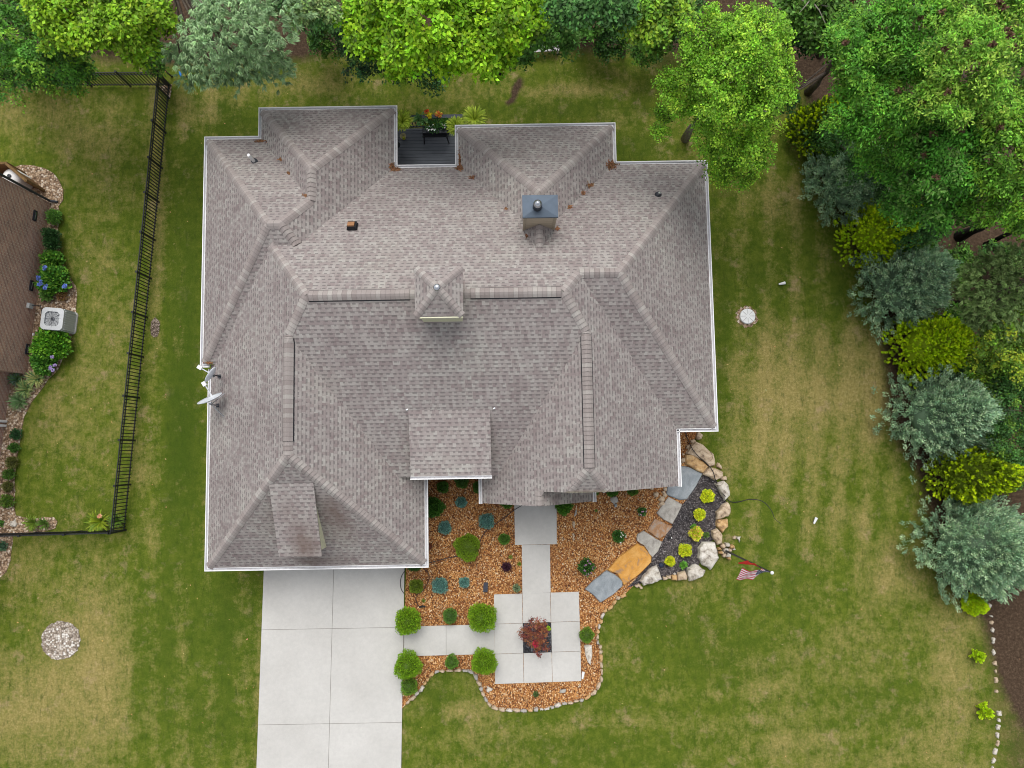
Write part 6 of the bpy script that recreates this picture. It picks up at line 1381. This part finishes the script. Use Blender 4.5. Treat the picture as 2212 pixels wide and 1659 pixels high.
flag('red_flag', 'plain red flag hanging below the striped flag', tz-1.1, 1.2, 1.1, math.atan2(.4, -.9), M('red flag cloth', (.68,.035,.03), .7, (.58,.03,.03), 5, .05), .5, 1.0, .25, .16)

# ---------------------------------------------------------------- cords, hoses and small things
def cord(name, label, pts, rad, mat, cat='hose'):
    P = [Vector(p) for p in pts]; out = []
    for i in range(len(P)-1):
        p0, p1, p2, p3 = P[max(i-1, 0)], P[i], P[i+1], P[min(i+2, len(P)-1)]
        for j in range(6): t = j/6; out.append(.5*((2*p1)+(p2-p0)*t+(2*p0-5*p1+4*p2-p3)*t*t+(-p0+3*p1-3*p2+p3)*t**3))
    out.append(P[-1]); o = MB().tube(out, rad, 6).build(name, mat); origin(o, tuple(out[0])); return tag(o, label, cat)
HOSE = M('black rubber hose', (.025,.025,.028), .5); CORD = M('dark cord', (.05,.045,.05), .6)
cord('garden_hose', 'black hose running from the house over the boulders onto the lawn', [g('K7', x, y, z) for x, y, z in ((1125,180,.08),(1135,215,.07),(1160,290,.1),(1200,370,.36),(1260,440,.38),(1330,500,.34),(1385,570,.36),(1410,650,.3),(1440,720,.12),(1490,790,.38),(1545,850,.1),(1620,855,.03),(1720,832,.004),(1820,840,.0),(1880,875,.0),(1930,940,-.006),(1960,1010,-.008),(2020,1060,-.01))], .016, HOSE)
cord('power_cord', 'dark cord from the porch across the courtyard bed to the mounded shrub', [g('K6', x, y, .06) for x, y in ((1420,462),(1400,480),(1310,535),(1200,620),(1100,690),(1020,750),(965,820),(940,890),(900,960),(780,1020),(640,1040),(500,1075),(380,1105),(300,1110))], .014, CORD, 'cord')
cord('power_cord', 'thin cord loop lying on the driveway edge by the garage corner', [g('K6', x, y, .08) for x, y in ((135,1190),(105,1230),(88,1280),(85,1330),(95,1390),(125,1435))], .013, CORD, 'cord')
cord('power_cord', 'thin curved cord in the wood chips around the olive boxwood', [g('K6', x, y, .06) for x, y in ((330,1160),(385,1210),(395,1280),(370,1330),(330,1400),(260,1450),(255,1520),(290,1575))], .011, CORD, 'cord')
p = g('K6', 392, 926, .15); gb_ = empty('gazing_ball', (p[0], p[1], 0), 'rust brown glazed ball on the chips at the garage wall', 'garden ornament')
b = MB().lathe((p[0], p[1], .04), [(0,0),(.09,.03),(.135,.13),(.09,.235),(0,.27)], 18); b.smooth = True; under(gb_, b.build('ball', CLAY)); under(gb_, MB().lathe((p[0], p[1], 0), [(.1,0),(.07,.05),(.05,.08)], 12).build('foot', DARK))
p = g('K6', 1005, 1365, .1); b = MB().box((p[0], p[1], .1), (.17,.36,.1), rz=R(-3)); b.box((p[0], p[1]+.1, .165), (.13,.06,.04), rz=R(-3)); b.box((p[0], p[1]-.1, .165), (.13,.06,.04), rz=R(-3)); o = b.build('junction_box', M('dark slate plastic', (.045,.05,.07), .5)); tag(origin(o, (p[0], p[1], 0)), 'dark oblong junction box lying in the wood chips', 'box')
for lb, k, x, y, rz in (('pale garden spotlight on the lawn right of the house', 'P', 1688, 613, .2), ('pale forked garden spotlight on the lower right lawn', 'P', 1760, 1125, 1.1), ('small white spotlight at the lower right patio corner', 'K8', 1825, 1038, 1.4)):
    p = at(*fr(k, x, y), .08); s = empty('garden_spotlight', (p[0], p[1], 0), lb, 'spotlight', 'garden spotlights')
    dv = Vector((math.cos(rz), math.sin(rz), 0)); q = Vector((p[0], p[1], .12)); under(s, MB().tube([Vector((p[0], p[1], -.02)), q], .015, 6).build('stake', DARK)); under(s, MB().tube([q-dv*.12, q+dv*.02, q+dv*.14], [.035, .05, .06], 10).build('lamp_head', PLASTICW)); under(s, MB().box(q+dv*.02-Vector((0,0,.05)), (.2,.09,.03), rz=rz).build('bracket', DARK))
p = g('K7', 998, 1187, .1); s = empty('garden_spotlight', (p[0], p[1], 0), 'black garden spotlight in the dark mulch near the grey flagstone', 'spotlight', 'garden spotlights'); q = Vector((p[0], p[1], .1)); under(s, MB().tube([q-Vector((.13,0,.0)), q], [.035,.05], 10).build('lamp_head', BLACK)); under(s, MB().lathe((p[0]+.01, p[1], .08), [(.03,0),(.03,.03)], 10).build('lens', PLASTICW)); under(s, MB().tube([Vector((p[0]-.06, p[1], -.02)), Vector((p[0]-.06, p[1], .1))], .012, 6).build('stake', BLACK))
p = g('K8', 340, 402, .05); o = MB().tube([(p[0]-.12, p[1]-.02, .06), (p[0], p[1]+.02, .08), (p[0]+.12, p[1], .06)], [.03,.045,.03], 8).build('hose_nozzle', BLACK); tag(origin(o, (p[0], p[1], 0)), 'black hose nozzle on the chips above the lime globe shrub', 'nozzle')
p = g('K7', 910, 1440, .1); o = MB().lathe((p[0], p[1], 0), [(.09,0),(.1,.1),(.07,.13),(0,.14)], 14).build('irrigation_box', M('navy plastic', (.02,.03,.06), .5)); tag(origin(o, (p[0], p[1], 0)), 'dark round irrigation box beside the wide pale boulder', 'irrigation box')
# septic lid
p = at(1615, 683, .1); sl_ = empty('septic_lid', (p[0], p[1], 0), 'round white ribbed septic riser lid in the right lawn', 'lid'); b = MB().lathe((p[0], p[1], -.02), [(.31,0),(.31,.13),(.29,.15),(.1,.16),(0,.16)], 32); under(sl_, b.build('lid', PLASTICW))
b = MB()
for i in range(8): a = math.pi*2*i/8; b.bar((p[0]+.08*math.cos(a), p[1]+.08*math.sin(a), .147), (p[0]+.27*math.cos(a), p[1]+.27*math.sin(a), .142), .02, .016)
under(sl_, b.build('rib', M('grey plastic rib', (.5,.5,.5), .5))); sheet('soil_ring', [(p[0]+.42*math.cos(a)*random.uniform(.85, 1.2), p[1]+.42*math.sin(a)*random.uniform(.85, 1.2)) for a in np.linspace(0, 2*math.pi, 36, endpoint=False)], .012, PEAGRAVEL)
p = at(390, 161, .05); o = MB().tube([(p[0]-.04, p[1]+.12, .05), (p[0], p[1], .06), (p[0]+.06, p[1]-.12, .05)], [.04,.05,.035], 8).build('toy', M('bright blue plastic', (.01,.18,.6), .4)); tag(origin(o, (p[0], p[1], 0)), 'small bright blue plastic toy on the lawn under the pale pine', 'toy')
# pale slatted bench at the wood edge
q0, q1 = Vector(g('L4', 1205, 318, .35)), Vector(g('L4', 1590, 292, .35)); dv = (q1-q0).normalized(); nn = Vector((-dv.y, dv.x, 0)); L = (q1-q0).length
bn = empty('garden_bench', (q0.x, q0.y, 0), 'long pale weathered slatted bench half hidden under the rear trees', 'bench'); PW = M('bleached timber', (.52,.50,.52), .7, (.36,.34,.34), 9, .2)
b = MB()
for i in range(2): b.bar(q0+nn*(i*.17)+Vector((0,0,.05)), q1+nn*(i*.17)+Vector((0,0,.05)), .14, .035)
under(bn, b.build('seat', PW)); b = MB(); b.bar(q0+nn*.62+Vector((0,0,.5)), q1+nn*.62+Vector((0,0,.5)), .12, .04)
for i in range(16): p = q0+dv*L*(i+.5)/16; b.bar(p+nn*.3+Vector((0,0,.03)), p+nn*.6+Vector((0,0,.5)), .06, .03)
under(bn, b.build('backrest', PW))
for t in (.03, .5, .97):
    for s in (0, .5): p = q0+dv*L*t+nn*s; under(bn, MB().bar(p+Vector((0,0,-.37)), p+Vector((0,0,.02)), .07).build('leg', PW))
# bare dead branch in the top right, fallen needles on the roof
p = at(1740, 60); o = MB(); z = 7.
A = Vector(at(1760, 4, 8)); o.tube([A, Vector(at(1785,30,7.6)), Vector(at(1800,52,7.4))], [.03,.02,.008], 6)
dt = empty('dead_tree', (at(1762,100)[0], at(1762,100)[1], 0), 'bare grey dead branches between the birch and the big seeding tree', 'tree')
b = MB(); base = Vector(dt.location); top = Vector(at(1752, -10, 8.5)); b.tube([base, base.lerp(top, .5), top], [.09,.06,.03], 8); under(dt, b.build('trunk', PALEBARK)); b = MB()
for a, c in (((1735,2),(1700,-12)), ((1748,-5),(1785,55)), ((1765,8),(1812,28)), ((1750,0),(1725,30)), ((1760,-8),(1830,5))): b.tube([Vector(at(*a, 8.2)), Vector(at((a[0]+c[0])/2+3, (a[1]+c[1])/2-3, 8.4)), Vector(at(*c, 8.3))], [.025,.016,.006], 5)
under(dt, b.build('branch', PALEBARK))
P = []; 
for k, x, y, rx, ry, n in (('K1',1660,585,22,40,70), ('K1',1690,600,40,12,60), ('K2',240,520,22,18,110), ('K2',238,460,6,60,60), ('K2',1330,500,30,28,170), ('K2',1365,492,40,6,50), ('K2',1180,645,22,14,45), ('K2',1130,703,14,10,35), ('K2',1032,803,12,10,30), ('K2',330,590,25,12,25), ('K2',570,815,8,8,12), ('K1',745,520,14,8,16), ('K1',820,630,14,10,22), ('K1',955,810,20,10,22), ('K4',1600,700,50,50,0), ('K2',940,960,14,14,30), ('K2',725,1010,16,12,20), ('K1',590,370,40,8,50), ('K3',170,588,34,6,40)):
    for _ in range(n): q = roofpt(k, x+random.gauss(0, 1)*rx*.5, y+random.gauss(0, 1)*ry*.5); P.append((q.x, q.y, q.z+random.uniform(.015, .04)))
P = np.array(P); n = len(P); pn = leaf_mesh('pine_needles', P, unit(n)*np.array([1, 1, .3]), np.array([0,0,1.])+unit(n)*.3, .14*rng.uniform(.6, 1.3, n), .03, nl(n, (.22,.105,.05), .3), NEEDLE); tag(pn, 'rusty fallen pine needles gathered in the roof valleys and corners', 'pine needles', kind='stuff')

n = 260; X_ = rng.uniform(0, 2212, n); Y_ = rng.uniform(130, 1659, n); PP = np.array([at(a, b, .02) for a, b in zip(X_, Y_)]); ok = np.array([roofz(p[0], p[1]) < 0 for p in PP]); PP = PP[ok]; n = len(PP)
fl_ = leaf_mesh('fallen_leaves', PP, unit(n)*np.array([1, 1, .1]), np.array([0,0,1.])+unit(n)*.25, .07*rng.uniform(.5, 1.4, n), .045, nl(n, (.40,.26,.11), .35, .15), LEAF); tag(fl_, 'scattered dry fallen leaves lying on the lawn', 'fallen leaves', kind='stuff')
